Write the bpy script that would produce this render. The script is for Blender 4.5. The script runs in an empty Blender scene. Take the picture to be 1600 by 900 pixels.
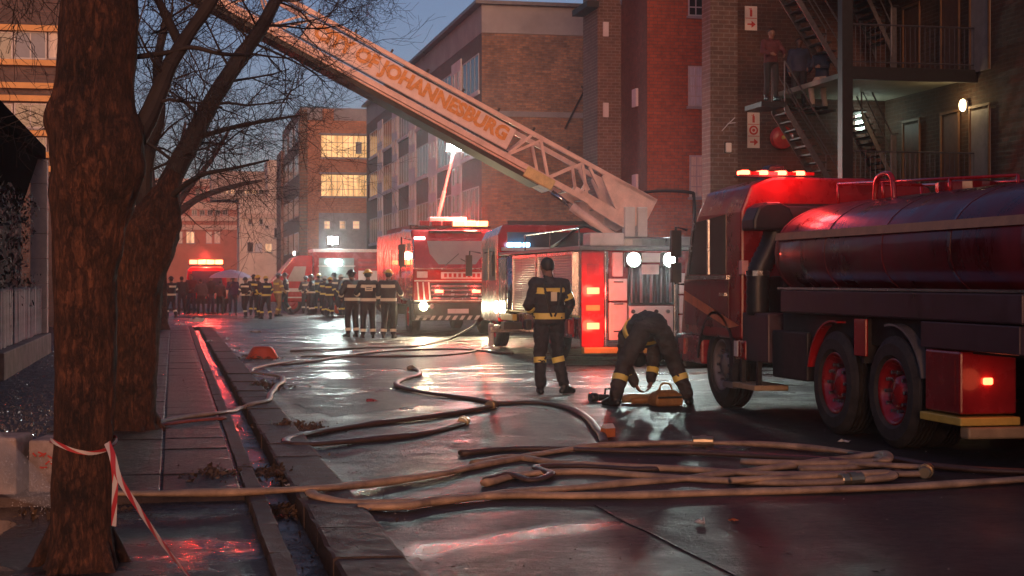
import bpy, bmesh, math, random
import numpy as np
from mathutils import Vector, Matrix, Quaternion, noise as mnoise

R = math.radians
random.seed(7)
SC = bpy.context.scene
COL = SC.collection

# ---------------------------------------------------------------- camera, sky, sun, exposure
HAZE_D = 0.0010
CAM_H = 1.55
YAW = math.atan(480 / 2400)
CS, SN = math.cos(YAW), math.sin(YAW)
cam_d = bpy.data.cameras.new('camera')
cam = bpy.data.objects.new('camera', cam_d)
COL.objects.link(cam)
cam.location = (0, 0, CAM_H)
cam.rotation_euler = (R(90), 0, -YAW)
cam_d.sensor_width = 36
cam_d.lens = 54
cam_d.shift_x = 0.03125
cam_d.shift_y = -0.0075
cam_d.clip_end = 3000
SC.camera = cam

SUN_EL, SUN_AZ = R(8), R(190)      # low twilight glow behind the camera, azimuth clockwise from +Y
world = bpy.data.worlds.new('World')
SC.world = world
world.use_nodes = True
wn, wl = world.node_tree.nodes, world.node_tree.links
wn.clear()
sky = wn.new('ShaderNodeTexSky')
sky.sky_type = 'NISHITA'
sky.sun_disc = False
sky.sun_elevation = SUN_EL
sky.sun_rotation = SUN_AZ
sky.air_density = 1.0
sky.dust_density = 1.0
sky.ozone_density = 3.0
tint = wn.new('ShaderNodeMix'); tint.data_type = 'RGBA'; tint.blend_type = 'MULTIPLY'
tint.inputs['Factor'].default_value = 1.0
tint.inputs['B'].default_value = (1.06, 0.78, 0.88, 1)
bg = wn.new('ShaderNodeBackground'); bg.inputs['Strength'].default_value = 0.08
wo = wn.new('ShaderNodeOutputWorld')
wl.new(sky.outputs[0], tint.inputs['A']); wl.new(tint.outputs['Result'], bg.inputs['Color']); wl.new(bg.outputs[0], wo.inputs[0])

sun_d = bpy.data.lights.new('sun', 'SUN')
sun = bpy.data.objects.new('sun', sun_d)
COL.objects.link(sun)
sun_d.energy = 1.75
sun_d.angle = R(25)
sun_d.color = (1.0, 0.46, 0.24)
sd = Vector((math.sin(SUN_AZ) * math.cos(SUN_EL), math.cos(SUN_AZ) * math.cos(SUN_EL), math.sin(SUN_EL)))
sun.rotation_euler = sd.to_track_quat('Z', 'Y').to_euler()
sun.location = sd * 60

vs = SC.view_settings
vs.view_transform = 'Standard'; vs.look = 'None'; vs.exposure = 0.4; vs.gamma = 1.0
vs.use_curve_mapping = False
SC.render.engine = 'CYCLES'
SC.cycles.use_denoising = True
SC.cycles.max_bounces = 5
SC.cycles.diffuse_bounces = 2
SC.cycles.glossy_bounces = 3
SC.cycles.transmission_bounces = 4
SC.cycles.volume_bounces = 0
SC.cycles.sample_clamp_indirect = 3.0
SC.cycles.caustics_reflective = False
SC.cycles.caustics_refractive = False

# ---------------------------------------------------------------- where a thing stands: street frame (X across, Y along the street)
def W(u, v, d):
    x = (u - 750) / 2400 * d
    return Vector((CS * x + SN * d, -SN * x + CS * d, CAM_H - (v - 438) / 2400 * d))
def G(u, v, z=0.0):
    p = W(u, v, (CAM_H - z) * 2400 / (v - 438)); p.z = z
    return p

# ---------------------------------------------------------------- materials
MATS = {}
def nodes(name):
    m = bpy.data.materials.new(name); m.use_nodes = True
    n, l = m.node_tree.nodes, m.node_tree.links
    return m, n, l, n['Principled BSDF']
def ramp(n, l, src, stops):
    r = n.new('ShaderNodeValToRGB'); l.new(src, r.inputs[0])
    e = r.color_ramp.elements
    while len(e) < len(stops): e.new(0.5)
    for el, (p, c) in zip(e, stops):
        el.position = p
        el.color = (c, c, c, 1) if not hasattr(c, '__len__') else (*c[:3], 1)
    return r
def noise(n, l, scale, detail=4, rough=0.6, coord='Object', stretch=None):
    tc = n.new('ShaderNodeTexCoord'); t = n.new('ShaderNodeTexNoise')
    t.inputs['Scale'].default_value = scale; t.inputs['Detail'].default_value = detail; t.inputs['Roughness'].default_value = rough
    if stretch:
        mp = n.new('ShaderNodeMapping'); mp.inputs['Scale'].default_value = stretch
        l.new(tc.outputs[coord], mp.inputs[0]); l.new(mp.outputs[0], t.inputs['Vector'])
    else: l.new(tc.outputs[coord], t.inputs['Vector'])
    return t
def bump(n, l, src, strength, dist=0.02):
    b = n.new('ShaderNodeBump'); b.inputs['Strength'].default_value = strength; b.inputs['Distance'].default_value = dist
    l.new(src, b.inputs['Height']); return b
def mat(name, col, rough=0.5, metal=0.0, var=0.25, scale=6.0, bmp=0.0, spec=0.5, coat=0.0, bscale=None, rvar=0.0, stretch=None):
    """plain procedural surface: colour broken up by noise, optional relief and uneven gloss"""
    if name in MATS: return MATS[name]
    m, n, l, b = nodes(name)
    t = noise(n, l, scale, 5, 0.65, stretch=stretch)
    lo = [c * (1 - var) for c in col]; hi = [min(1, c * (1 + var)) for c in col]
    r = ramp(n, l, t.outputs['Fac'], [(0.3, lo), (0.7, hi)])
    l.new(r.outputs[0], b.inputs['Base Color'])
    b.inputs['Roughness'].default_value = rough; b.inputs['Metallic'].default_value = metal
    b.inputs['Specular IOR Level'].default_value = spec; b.inputs['Coat Weight'].default_value = coat
    if rvar:
        rr = ramp(n, l, t.outputs['Fac'], [(0.3, max(0.03, rough - rvar)), (0.7, min(1, rough + rvar))])
        l.new(rr.outputs[0], b.inputs['Roughness'])
    if bmp:
        t2 = noise(n, l, bscale or scale * 6, 6, 0.7, stretch=stretch)
        l.new(bump(n, l, t2.outputs['Fac'], bmp).outputs[0], b.inputs['Normal'])
    MATS[name] = m
    return m
def emit(name, col, strength):
    if name in MATS: return MATS[name]
    m, n, l, b = nodes(name)
    b.inputs['Base Color'].default_value = (*col, 1); b.inputs['Roughness'].default_value = 0.3
    b.inputs['Emission Color'].default_value = (*col, 1); b.inputs['Emission Strength'].default_value = strength
    MATS[name] = m
    return m
def emit_uneven(name, c_lo, c_hi, strength, scale=1.2, stretch=(1.5, 1.5, .35)):
    """lit blind or curtain: light comes through unevenly"""
    m, n, l, b = nodes(name)
    t = noise(n, l, scale, 5, .6, stretch=stretch); r = ramp(n, l, t.outputs['Fac'], [(.35, c_lo), (.65, c_hi)])
    l.new(r.outputs[0], b.inputs['Emission Color']); l.new(r.outputs[0], b.inputs['Base Color']); b.inputs['Emission Strength'].default_value = strength
    MATS[name] = m
    return m
def brick(name, c1, c2, mortar, plane='XZ', rough=0.8, w=0.23, h=0.077, stain=0.35, grad=None):
    """running-bond brick face; plane tells which way the wall stands"""
    if name in MATS: return MATS[name]
    m, n, l, b = nodes(name)
    tc = n.new('ShaderNodeTexCoord'); sp = n.new('ShaderNodeSeparateXYZ'); cb = n.new('ShaderNodeCombineXYZ')
    l.new(tc.outputs['Object'], sp.inputs[0])
    l.new(sp.outputs['X' if plane == 'XZ' else 'Y'], cb.inputs['X']); l.new(sp.outputs['Z'], cb.inputs['Y'])
    bt = n.new('ShaderNodeTexBrick'); l.new(cb.outputs[0], bt.inputs['Vector'])
    bt.inputs['Scale'].default_value = 1.0; bt.inputs['Brick Width'].default_value = w; bt.inputs['Row Height'].default_value = h
    bt.inputs['Mortar Size'].default_value = 0.1 * h + .004; bt.inputs['Mortar Smooth'].default_value = 0.2; bt.inputs['Bias'].default_value = -0.1
    bt.inputs['Color1'].default_value = (*c1, 1); bt.inputs['Color2'].default_value = (*c2, 1); bt.inputs['Mortar'].default_value = (*mortar, 1)
    t = noise(n, l, 0.6, 6, 0.7); r = ramp(n, l, t.outputs['Fac'], [(0.3, 1 - stain), (0.7, 1.0)])
    t3 = noise(n, l, 5, 3, 0.6); r3 = ramp(n, l, t3.outputs['Fac'], [(0.3, 0.65), (0.7, 1.1)])
    mx = n.new('ShaderNodeMix'); mx.data_type = 'RGBA'; mx.blend_type = 'MULTIPLY'; mx.inputs['Factor'].default_value = 1
    l.new(bt.outputs['Color'], mx.inputs['A']); l.new(r.outputs[0], mx.inputs['B'])
    m2 = n.new('ShaderNodeMix'); m2.data_type = 'RGBA'; m2.blend_type = 'MULTIPLY'; m2.inputs['Factor'].default_value = 1
    l.new(mx.outputs['Result'], m2.inputs['A']); l.new(r3.outputs[0], m2.inputs['B'])
    l.new(m2.outputs['Result'], b.inputs['Base Color']); b.inputs['Roughness'].default_value = rough
    iv = n.new('ShaderNodeMath'); iv.operation = 'SUBTRACT'; iv.inputs[0].default_value = 1; l.new(bt.outputs['Fac'], iv.inputs[1])
    l.new(bump(n, l, iv.outputs[0], 0.8, 0.012).outputs[0], b.inputs['Normal'])
    MATS[name] = m
    return m

# ---------------------------------------------------------------- mesh helpers
class MB:
    """collects shapes and links them as ONE mesh object"""
    def __init__(s): s.v = []; s.f = []; s.mi = []; s.cur = 0
    def _add(s, vs_, fs):
        o = len(s.v); s.v += [tuple(p) for p in vs_]
        for f in fs: s.f.append([o + i for i in f]); s.mi.append(s.cur)
        return s
    def m(s, i): s.cur = i; return s
    def box(s, x0, x1, y0, y1, z0, z1):
        return s._add([(x0, y0, z0), (x1, y0, z0), (x1, y1, z0), (x0, y1, z0), (x0, y0, z1), (x1, y0, z1), (x1, y1, z1), (x0, y1, z1)],
                      [(0, 3, 2, 1), (4, 5, 6, 7), (0, 1, 5, 4), (1, 2, 6, 5), (2, 3, 7, 6), (3, 0, 4, 7)])
    def obox(s, c, ax, ay, az):
        """oriented box: centre and three half-extent vectors"""
        c, ax, ay, az = map(Vector, (c, ax, ay, az))
        P = [c + i * ax + j * ay + k * az for k in (-1, 1) for i, j in ((-1, -1), (1, -1), (1, 1), (-1, 1))]
        return s._add(P, [(0, 3, 2, 1), (4, 5, 6, 7), (0, 1, 5, 4), (1, 2, 6, 5), (2, 3, 7, 6), (3, 0, 4, 7)])
    def bar(s, p0, p1, w, h, up=(0, 0, 1)):
        p0, p1 = Vector(p0), Vector(p1); d = p1 - p0; L = d.length; d = d / L; up = Vector(up)
        sd_ = d.cross(up)
        if sd_.length < 1e-4: sd_ = d.cross(Vector((1, 0, 0)))
        sd_.normalize(); u = sd_.cross(d)
        return s.obox((p0 + p1) / 2, sd_ * w / 2, d * L / 2, u * h / 2)
    def prism(s, pts, vec):
        n = len(pts); vec = Vector(vec)
        P = [Vector(p) for p in pts] + [Vector(p) + vec for p in pts]
        return s._add(P, [list(range(n))[::-1], list(range(n, 2 * n))] + [(i, (i + 1) % n, n + (i + 1) % n, n + i) for i in range(n)])
    def poly(s, pts): return s._add(pts, [list(range(len(pts)))])
    def tube(s, pts, rad, seg=8, caps=True, fn=None):
        pts = [Vector(p) for p in pts]; n = len(pts)
        if not hasattr(rad, '__len__'): rad = [rad] * n
        V = []; ref = None
        for i, p in enumerate(pts):
            t = (pts[min(i + 1, n - 1)] - pts[max(i - 1, 0)])
            t = t.normalized() if t.length > 1e-9 else Vector((0, 0, 1))
            if ref is None:
                ref = t.cross(Vector((0, 0, 1)) if abs(t.z) < 0.9 else Vector((1, 0, 0))).normalized()
            ref = (ref - t * ref.dot(t))
            ref = ref.normalized() if ref.length > 1e-6 else t.orthogonal().normalized()
            b2 = t.cross(ref)
            for k in range(seg):
                a = 2 * math.pi * k / seg
                q = p + (ref * math.cos(a) + b2 * math.sin(a)) * rad[i]
                V.append(fn(q, p, i, k) if fn else q)
        F = [(i * seg + k, i * seg + (k + 1) % seg, (i + 1) * seg + (k + 1) % seg, (i + 1) * seg + k) for i in range(n - 1) for k in range(seg)]
        if caps: F += [list(range(seg))[::-1], list(range((n - 1) * seg, n * seg))]
        return s._add(V, F)
    def lathe(s, prof, c, axis='X', seg=24, sq=(1, 1)):
        """profile of (offset along axis, radius) turned about an axis through c; closed when both ends have radius 0"""
        c = Vector(c); V = []; F = []
        for t, r in prof:
            for k in range(seg):
                a = 2 * math.pi * k / seg; p, q = math.cos(a) * r * sq[0], math.sin(a) * r * sq[1]
                V.append(c + (Vector((t, p, q)) if axis == 'X' else Vector((p, t, q)) if axis == 'Y' else Vector((p, q, t))))
        n = len(prof)
        for i in range(n - 1):
            for k in range(seg):
                a0, a1 = i * seg + k, i * seg + (k + 1) % seg
                F.append((a0, a1, a1 + seg, a0 + seg))
        return s._add(V, F)
    def loft(s, rings):
        n = len(rings[0]); V = [p for r_ in rings for p in r_]
        F = [(i * n + k, i * n + (k + 1) % n, (i + 1) * n + (k + 1) % n, (i + 1) * n + k) for i in range(len(rings) - 1) for k in range(n)]
        F += [list(range(n))[::-1], list(range((len(rings) - 1) * n, len(rings) * n))]
        return s._add(V, F)
    def sphere(s, c, r, seg=12, rings=8):
        if not hasattr(r, '__len__'): r = (r, r, r)
        c = Vector(c); V = [c + Vector((0, 0, r[2]))]
        for i in range(1, rings):
            ph = math.pi * i / rings
            for k in range(seg):
                a = 2 * math.pi * k / seg
                V.append(c + Vector((r[0] * math.sin(ph) * math.cos(a), r[1] * math.sin(ph) * math.sin(a), r[2] * math.cos(ph))))
        V.append(c - Vector((0, 0, r[2]))); e = len(V) - 1
        F = [(0, 1 + k, 1 + (k + 1) % seg) for k in range(seg)]
        for i in range(rings - 2):
            for k in range(seg):
                a = 1 + i * seg; F.append((a + k, a + seg + k, a + seg + (k + 1) % seg, a + (k + 1) % seg))
        a = 1 + (rings - 2) * seg
        F += [(e, a + (k + 1) % seg, a + k) for k in range(seg)]
        return s._add(V, F)
    def mesh(s, name='m', smooth=False, fix=True):
        me = bpy.data.meshes.new(name); me.from_pydata(s.v, [], s.f); me.update()
        me.polygons.foreach_set('material_index', s.mi)
        if fix:
            b = bmesh.new(); b.from_mesh(me); bmesh.ops.recalc_face_normals(b, faces=b.faces); b.to_mesh(me); b.free()
        if smooth: me.polygons.foreach_set('use_smooth', [True] * len(me.polygons))
        return me
    def build(s, name, mats, parent=None, bevel=0, smooth=False, fix=True, loc=None, seg=2):
        me = s.mesh(name, smooth, fix)
        for m_ in (mats if isinstance(mats, (list, tuple)) else [mats]): me.materials.append(m_)
        o = bpy.data.objects.new(name, me); COL.objects.link(o)
        if parent: o.parent = parent
        if loc is not None: o.location = loc
        if bevel:
            md = o.modifiers.new('bevel', 'BEVEL'); md.width = bevel; md.segments = seg; md.limit_method = 'ANGLE'; md.angle_limit = R(40)
        return o
def tag(o, label, cat, group=None, kind=None):
    if label: o['label'] = label
    if cat: o['category'] = cat
    if group: o['group'] = group
    if kind: o['kind'] = kind
    return o
def thing(name, label, cat, loc=(0, 0, 0), rz=0, group=None):
    o = bpy.data.objects.new(name, None); COL.objects.link(o); o.location = loc; o.rotation_euler = (0, 0, rz); o.empty_display_size = 0.2
    return tag(o, label, cat, group)
def empty(name, parent, loc=(0, 0, 0)):
    o = bpy.data.objects.new(name, None); COL.objects.link(o); o.parent = parent; o.location = loc; o.empty_display_size = 0.1
    return o
def inst(o, parent, loc, rz=None, name=None):
    c = o.copy(); COL.objects.link(c); c.parent = parent; c.location = loc
    if rz is not None: c.rotation_euler = (0, 0, rz)
    return c
def struct(o): o['kind'] = 'structure'; return o
def smoothline(pts, n=6):
    """Catmull-Rom through pts"""
    P = [Vector(p) for p in pts]; P = [2 * P[0] - P[1]] + P + [2 * P[-1] - P[-2]]; out = []
    for i in range(1, len(P) - 2):
        for k in range(n):
            t = k / n; a, b, c, d = P[i - 1:i + 3]
            out.append(0.5 * ((2 * b) + (c - a) * t + (2 * a - 5 * b + 4 * c - d) * t * t + (3 * b - a - 3 * c + d) * t ** 3))
    out.append(P[-2]); return out
def lamp(name, loc, col, power, parent=None, size=0.08, spot=None, aim=None, blend=0.5):
    d = bpy.data.lights.new(name, 'SPOT' if spot else 'POINT'); d.energy = power; d.color = col; d.shadow_soft_size = size
    o = bpy.data.objects.new(name, d); COL.objects.link(o); o.location = loc
    if spot: d.spot_size = R(spot); d.spot_blend = blend
    if aim is not None: o.rotation_euler = (Vector(loc) - Vector(aim)).to_track_quat('Z', 'Y').to_euler()
    if parent: o.parent = parent
    return o

# ---------------------------------------------------------------- ground, road, pavements
def wet(name, c_dry, c_wet, scale=1.0, lo=0.42, hi=0.52, r_wet=0.1, r_dry=0.6, grain=26, bstr=0.8, stretch=None, seed=0.0, spec=.4, soak=None, dips=None):
    """rain-wet ground: coarse grain everywhere, broken films of water in the low spots"""
    m, n, l, b = nodes(name)
    t = noise(n, l, scale, 9, 0.68, stretch=stretch); t.noise_dimensions = '4D'; t.inputs['W'].default_value = seed
    g = noise(n, l, grain, 6, 0.85); g2 = noise(n, l, 2.1, 8, 0.72); g3 = noise(n, l, 140, 2, .6)
    ad = n.new('ShaderNodeMath'); ad.operation = 'MULTIPLY_ADD'; l.new(g.outputs['Fac'], ad.inputs[0]); ad.inputs[1].default_value = .22; l.new(t.outputs['Fac'], ad.inputs[2])
    mask = ramp(n, l, ad.outputs[0], [(lo + .11, 1.0), (hi + .11, 0.0)])
    if soak:                                    # ground soaked only beyond a certain stretch of the street
        tcs = n.new('ShaderNodeTexCoord'); sps = n.new('ShaderNodeSeparateXYZ'); l.new(tcs.outputs['Object'], sps.inputs[0])
        sk = n.new('ShaderNodeMapRange'); sk.interpolation_type = 'SMOOTHSTEP'; l.new(sps.outputs['Y'], sk.inputs[0]); sk.inputs[1].default_value = soak[0]; sk.inputs[2].default_value = soak[1]; sk.inputs[3].default_value = soak[2]; sk.inputs[4].default_value = 1
        ml = n.new('ShaderNodeMath'); ml.operation = 'MULTIPLY'; l.new(mask.outputs[0], ml.inputs[0]); l.new(sk.outputs[0], ml.inputs[1])
        class _m: outputs = ml.outputs
        mask = _m
    if dips:                                    # low spots stay under a film of water
        tz = n.new('ShaderNodeTexCoord'); sz = n.new('ShaderNodeSeparateXYZ'); l.new(tz.outputs['Object'], sz.inputs[0])
        zr = n.new('ShaderNodeMapRange'); l.new(sz.outputs['Z'], zr.inputs[0]); zr.inputs[1].default_value = dips[0]; zr.inputs[2].default_value = dips[1]; zr.inputs[3].default_value = 0; zr.inputs[4].default_value = .85
        mz = n.new('ShaderNodeMath'); mz.operation = 'MAXIMUM'; l.new(mask.outputs[0], mz.inputs[0]); l.new(zr.outputs[0], mz.inputs[1])
        class _z: outputs = mz.outputs
        mask = _z
    gh = ramp(n, l, g.outputs['Fac'], [(.38, 0.0), (.62, 1.0)])
    cd = ramp(n, l, g.outputs['Fac'], [(0.38, [c * 0.3 for c in c_dry]), (0.62, [c * 1.9 for c in c_dry])])
    cv = ramp(n, l, g2.outputs['Fac'], [(0.36, 0.4), (0.64, 1.45)])
    mm = n.new('ShaderNodeMix'); mm.data_type = 'RGBA'; mm.blend_type = 'MULTIPLY'; mm.inputs['Factor'].default_value = 1
    l.new(cd.outputs[0], mm.inputs['A']); l.new(cv.outputs[0], mm.inputs['B'])
    mx = n.new('ShaderNodeMix'); mx.data_type = 'RGBA'; l.new(mask.outputs[0], mx.inputs['Factor'])
    l.new(mm.outputs['Result'], mx.inputs['A']); mx.inputs['B'].default_value = (*c_wet, 1)
    l.new(mx.outputs['Result'], b.inputs['Base Color'])
    rd = ramp(n, l, g2.outputs['Fac'], [(0.3, r_dry * .6), (0.72, r_dry)])
    mr = n.new('ShaderNodeMix'); mr.data_type = 'FLOAT'; l.new(mask.outputs[0], mr.inputs['Factor'])
    l.new(rd.outputs[0], mr.inputs['A']); mr.inputs['B'].default_value = r_wet
    l.new(mr.outputs['Result'], b.inputs['Roughness'])
    inv = n.new('ShaderNodeMath'); inv.operation = 'MULTIPLY_ADD'; l.new(mask.outputs[0], inv.inputs[0]); inv.inputs[1].default_value = -bstr * 0.8; inv.inputs[2].default_value = bstr
    bp = bump(n, l, gh.outputs[0], 0.3, 0.03); l.new(inv.outputs[0], bp.inputs['Strength'])
    b3 = bump(n, l, g3.outputs['Fac'], .25, .006); l.new(bp.outputs[0], b3.inputs['Normal'])
    rp = noise(n, l, 7, 4, 0.6); b2 = bump(n, l, rp.outputs['Fac'], 0.10, 0.03); l.new(b3.outputs[0], b2.inputs['Normal'])
    l.new(b2.outputs[0], b.inputs['Normal'])
    b.inputs['Specular IOR Level'].default_value = spec
    MATS[name] = m
    return m
M_road = wet('wet_asphalt', (0.036, 0.032, 0.034), (0.012, 0.011, 0.013), 0.9, 0.43, 0.53, 0.13, 0.62, 11, 1.0, (0.55, 1.25, 1), spec=.36, soak=(14, 26, .18), dips=(-.007, -.016))
M_patch = wet('asphalt_patch', (0.030, 0.027, 0.029), (0.012, 0.011, 0.013), 1.2, 0.33, 0.42, 0.14, 0.65, 13, 0.9, seed=3.0)
M_patch2 = wet('asphalt_patch_pale', (0.055, 0.047, 0.046), (0.016, 0.015, 0.016), 1.2, 0.33, 0.42, 0.14, 0.65, 13, 0.9, seed=5.0)
M_slab = wet('paving_slab', (0.075, 0.058, 0.055), (0.022, 0.019, 0.019), 1.3, 0.36, 0.45, 0.15, 0.68, 15, 0.9, seed=8.0, spec=.36)
M_apron = wet('wet_concrete', (0.060, 0.052, 0.050), (0.014, 0.014, 0.016), 1.0, 0.44, 0.51, 0.05, 0.6, 14, 0.8, (0.5, 1, 1), seed=12.0, spec=.5)
M_kerb = mat('kerb_stone', (0.085, 0.058, 0.048), 0.66, var=0.6, scale=6, bmp=0.9, bscale=40, rvar=0.22, spec=.35)
M_gutter = wet('gutter_water', (0.05, 0.046, 0.045), (0.014, 0.014, 0.016), 1.6, 0.5, 0.6, 0.04, 0.5, 40, 0.6, seed=2.0, spec=.6)
M_soil = mat('dark_soil', (0.03, 0.024, 0.022), 0.5, var=0.6, scale=9, bmp=0.9, bscale=30, rvar=0.3)

struct(MB().poly([(-1500, -60, -0.16), (1500, -60, -0.16), (1500, 2500, -0.16), (-1500, 2500, -0.16)]).build('ground', M_soil))
def hgt(x, y):
    """relief of the worn road: dips hold water"""
    v = mnoise.fractal(Vector((x * .55, y * .33, 1.7)), 1.0, 2.1, 4) * .016 + mnoise.noise(Vector((x * 3.1, y * 2.2, 5))) * .0022
    v -= .010 * math.exp(-((x - 1.45) / .22) ** 2)                      # trickle along the kerb band
    ac, al = (x - 2.1) * -.53 + (y - 9.15) * .85, (x - 2.1) * .85 + (y - 9.15) * .53                # shallow dip holding a long puddle
    v -= .024 * math.exp(-(ac / .24) ** 2) * math.exp(-(al / .95) ** 2)
    return max(-.03, min(.014, v)) * min(1, max(0, (52 - y) / 8))
def terrain(name, x0, x1, ys, nx, m_, f, zb):
    xs = np.linspace(x0, x1, nx); V = []; F = []
    for y in ys:
        for x in xs: V.append((x, y, f(x, y)))
    for j in range(len(ys) - 1):
        for i in range(nx - 1): a = j * nx + i; F.append((a, a + 1, a + 1 + nx, a + nx))
    return struct(MB()._add(V, F).build(name, m_, None, smooth=True, fix=False))
ys = [-6.0]
while ys[-1] < 52: ys.append(min(52.0, ys[-1] + max(.09, .011 * abs(ys[-1]))))
terrain('road', 1.262, 11.602, ys, 128, M_road, hgt, 0)
struct(MB().box(-90, 90, 52.0, 80, -0.12, -0.004).build('cross_street', M_road))
struct(MB().box(1.27, 11.6, 80, 170, -0.12, -0.001).build('road', M_road))
struct(MB().box(-60, 60, 170, 200, -0.12, 0.002).build('cross_street', M_road))
struct(MB().box(-30, 1.2, 80, 170, -0.12, 0.12).build('pavement', M_slab))
struct(MB().box(11.62, 70, 69.0, 170, -0.12, 0.12).build('pavement', M_slab))
struct(MB().box(11.75, 60, -8, 52, -0.12, 0.12).build('pavement', M_slab))
struct(MB().box(11.6, 11.75, -8, 52, -0.12, 0.13).build('kerb', M_kerb, bevel=0.015))
gut = struct(MB().box(0.62, 0.86, -4, 51.6, -0.15, -0.11).build('gutter', M_gutter))
def patch(pts, m_, z=0.004):
    """a repair patch laid over the relief: four corners, ragged edge"""
    a, b_, c, d = [G(u, v) for u, v in pts]; n_ = 16; V = []
    for i in range(n_ + 1):
        for j in range(n_ + 1):
            q = a.lerp(b_, i / n_).lerp(d.lerp(c, i / n_), j / n_); w_ = .02 if i in (0, n_) or j in (0, n_) else .0
            x, y = q.x + random.uniform(-w_, w_), q.y + random.uniform(-w_, w_); V.append((x, y, hgt(x, y) + z))
    return struct(MB()._add(V, [(i * 17 + j, i * 17 + j + 1, (i + 1) * 17 + j + 1, (i + 1) * 17 + j) for i in range(n_) for j in range(n_)]).build('road_patch', m_, None, smooth=True))
patch([(662, 680), (850, 640), (1010, 690), (800, 745)], M_patch)
patch([(445, 625), (640, 606), (720, 622), (520, 652)], M_patch2)
patch([(520, 560), (700, 545), (840, 560), (640, 580)], M_patch2)
# long open joint running through the road surface
MBj = MB(); pj = [G(u, v) for u, v in [(930 + k * 12.5, 790 + k * 6.2) for k in range(21)]]
for a, b in zip(pj, pj[1:]): MBj.bar(a + Vector((0, 0, hgt(a.x, a.y) + .004)), b + Vector((0, 0, hgt(b.x, b.y) + .004)), 0.016, 0.006)
struct(MBj.build('road_joint', M_soil))
# footpath: bed, loose slabs, raised edging, far kerb band
pav = struct(MB().box(-9, 0.50, 11.05, 51.5, -0.12, 0.045).build('pavement', M_soil))
slab_mesh = []
for k in range(4):
    mb = MB().box(-0.272, 0.272, -0.437, 0.437, -0.02, 0.02)
    me = mb.mesh('paving_slab'); me.materials.append(M_slab); slab_mesh.append(me)
for j in range(44):
    for i in range(3):
        o = bpy.data.objects.new('paving_slab', random.choice(slab_mesh)); COL.objects.link(o); o.parent = pav
        o.location = (-0.93 + i * 0.565, 11.51 + j * 0.895, 0.05 + random.uniform(-0.004, 0.006))
        o.rotation_euler = (random.uniform(-1, 1) * 0.006, random.uniform(-1, 1) * 0.009, random.uniform(-1, 1) * 0.006)
        md = o.modifiers.new('bevel', 'BEVEL'); md.width = 0.006; md.segments = 1
        if j < 2 and i == 0: o.rotation_euler[0] = 0.02
kerb_edge = struct(MB().box(0.515, 0.605, -4, 51.5, -0.15, -0.02).build('kerb', M_soil))
for x0, x1, ztop, wob in ((0.505, 0.625, 0.065, 0.006), (0.86, 1.265, 0.035, 0.01)):
    me_k = []
    for v in range(3):
        mb = MB(); n_ = 7; hw = (x1 - x0) / 2
        rings = []
        for q in range(n_):
            y = -0.488 + 0.976 * q / (n_ - 1)
            f = lambda: random.uniform(-0.006, 0.006)
            rings.append([(-hw + f(), y, -0.2), (hw, y, -0.2), (hw + f(), y, f() - 0.012), (hw * 0.86, y, f() * 0.5), (-hw * 0.9, y, f() * 0.5), (-hw + f(), y, -0.012 + f())])
        mb.loft(rings); me = mb.mesh('kerb_stone'); me.materials.append(M_kerb); me_k.append(me)
    for j in range(54):
        o = bpy.data.objects.new('kerb_stone', random.choice(me_k)); COL.objects.link(o); o.parent = kerb_edge
        o.location = ((x0 + x1) / 2 + random.uniform(-wob, wob) * 0.6, -2 + j * 0.99, ztop + random.uniform(-wob, wob))
        o.rotation_euler = (random.uniform(-.004, .004), random.uniform(-.01, .01) , random.uniform(-.006, .006) + (math.pi if random.random() < .0 else 0))
def ahgt(x, y): return mnoise.fractal(Vector((x * .8, y * .55, 9.3)), 1.0, 2.1, 5) * .022 - .002
terrain('pavement', -4.6, .505, np.linspace(2.5, 11.04, 110), 70, M_apron, ahgt, 0)
WATER_A = struct(MB().poly([(-4.6, 2.5, -.004), (.504, 2.5, -.004), (.504, 11.03, -.004), (-4.6, 11.03, -.004)]).build('standing_water', M_soil))
# step edge across the footpath where the slabs begin
struct(MB().box(-1.25, 0.5, 10.9, 11.04, -0.1, 0.072).build('kerb', M_kerb, bevel=0.012))
# standing water: thin clear sheets with ragged outlines
m, n, l, b = nodes('puddle_water')
b.inputs['Base Color'].default_value = (0.012, 0.012, 0.014, 1); b.inputs['Roughness'].default_value = 0.025; b.inputs['Specular IOR Level'].default_value = 0.75
t = noise(n, l, 5, 3, 0.5); l.new(bump(n, l, t.outputs['Fac'], 0.06, 0.02).outputs[0], b.inputs['Normal'])
M_pud = m
for o in bpy.data.objects:
    if o.name.startswith('standing_water'): o.data.materials.clear(); o.data.materials.append(M_pud)
# loose stone chips over the rough ground by the fence, one mass
mb = MB(); rs = random.Random(3)
for k in range(5200):
    x = rs.uniform(-2.75, -1.2); y = 14.5 + 24 * rs.random() ** 1.4; s_ = rs.uniform(0.006, 0.022)
    a = rs.random() * 6.28; z = 0.045 + s_ * 0.3
    P = [(x + s_ * math.cos(a + q * 1.57) * rs.uniform(.6, 1.2), y + s_ * math.sin(a + q * 1.57) * rs.uniform(.6, 1.2), z - s_ * .4) for q in range(4)] + [(x + rs.uniform(-.3, .3) * s_, y, z + s_ * rs.uniform(.3, .8))]
    mb._add(P, [(0, 1, 4), (1, 2, 4), (2, 3, 4), (3, 0, 4)])
tag(mb.build('gravel', mat('wet_stone_chips', (0.14, 0.13, 0.135), 0.16, var=0.6, scale=30, spec=0.8), fix=False), 'wet stone chips strewn beside the dark fence', 'gravel', kind='stuff')

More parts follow.
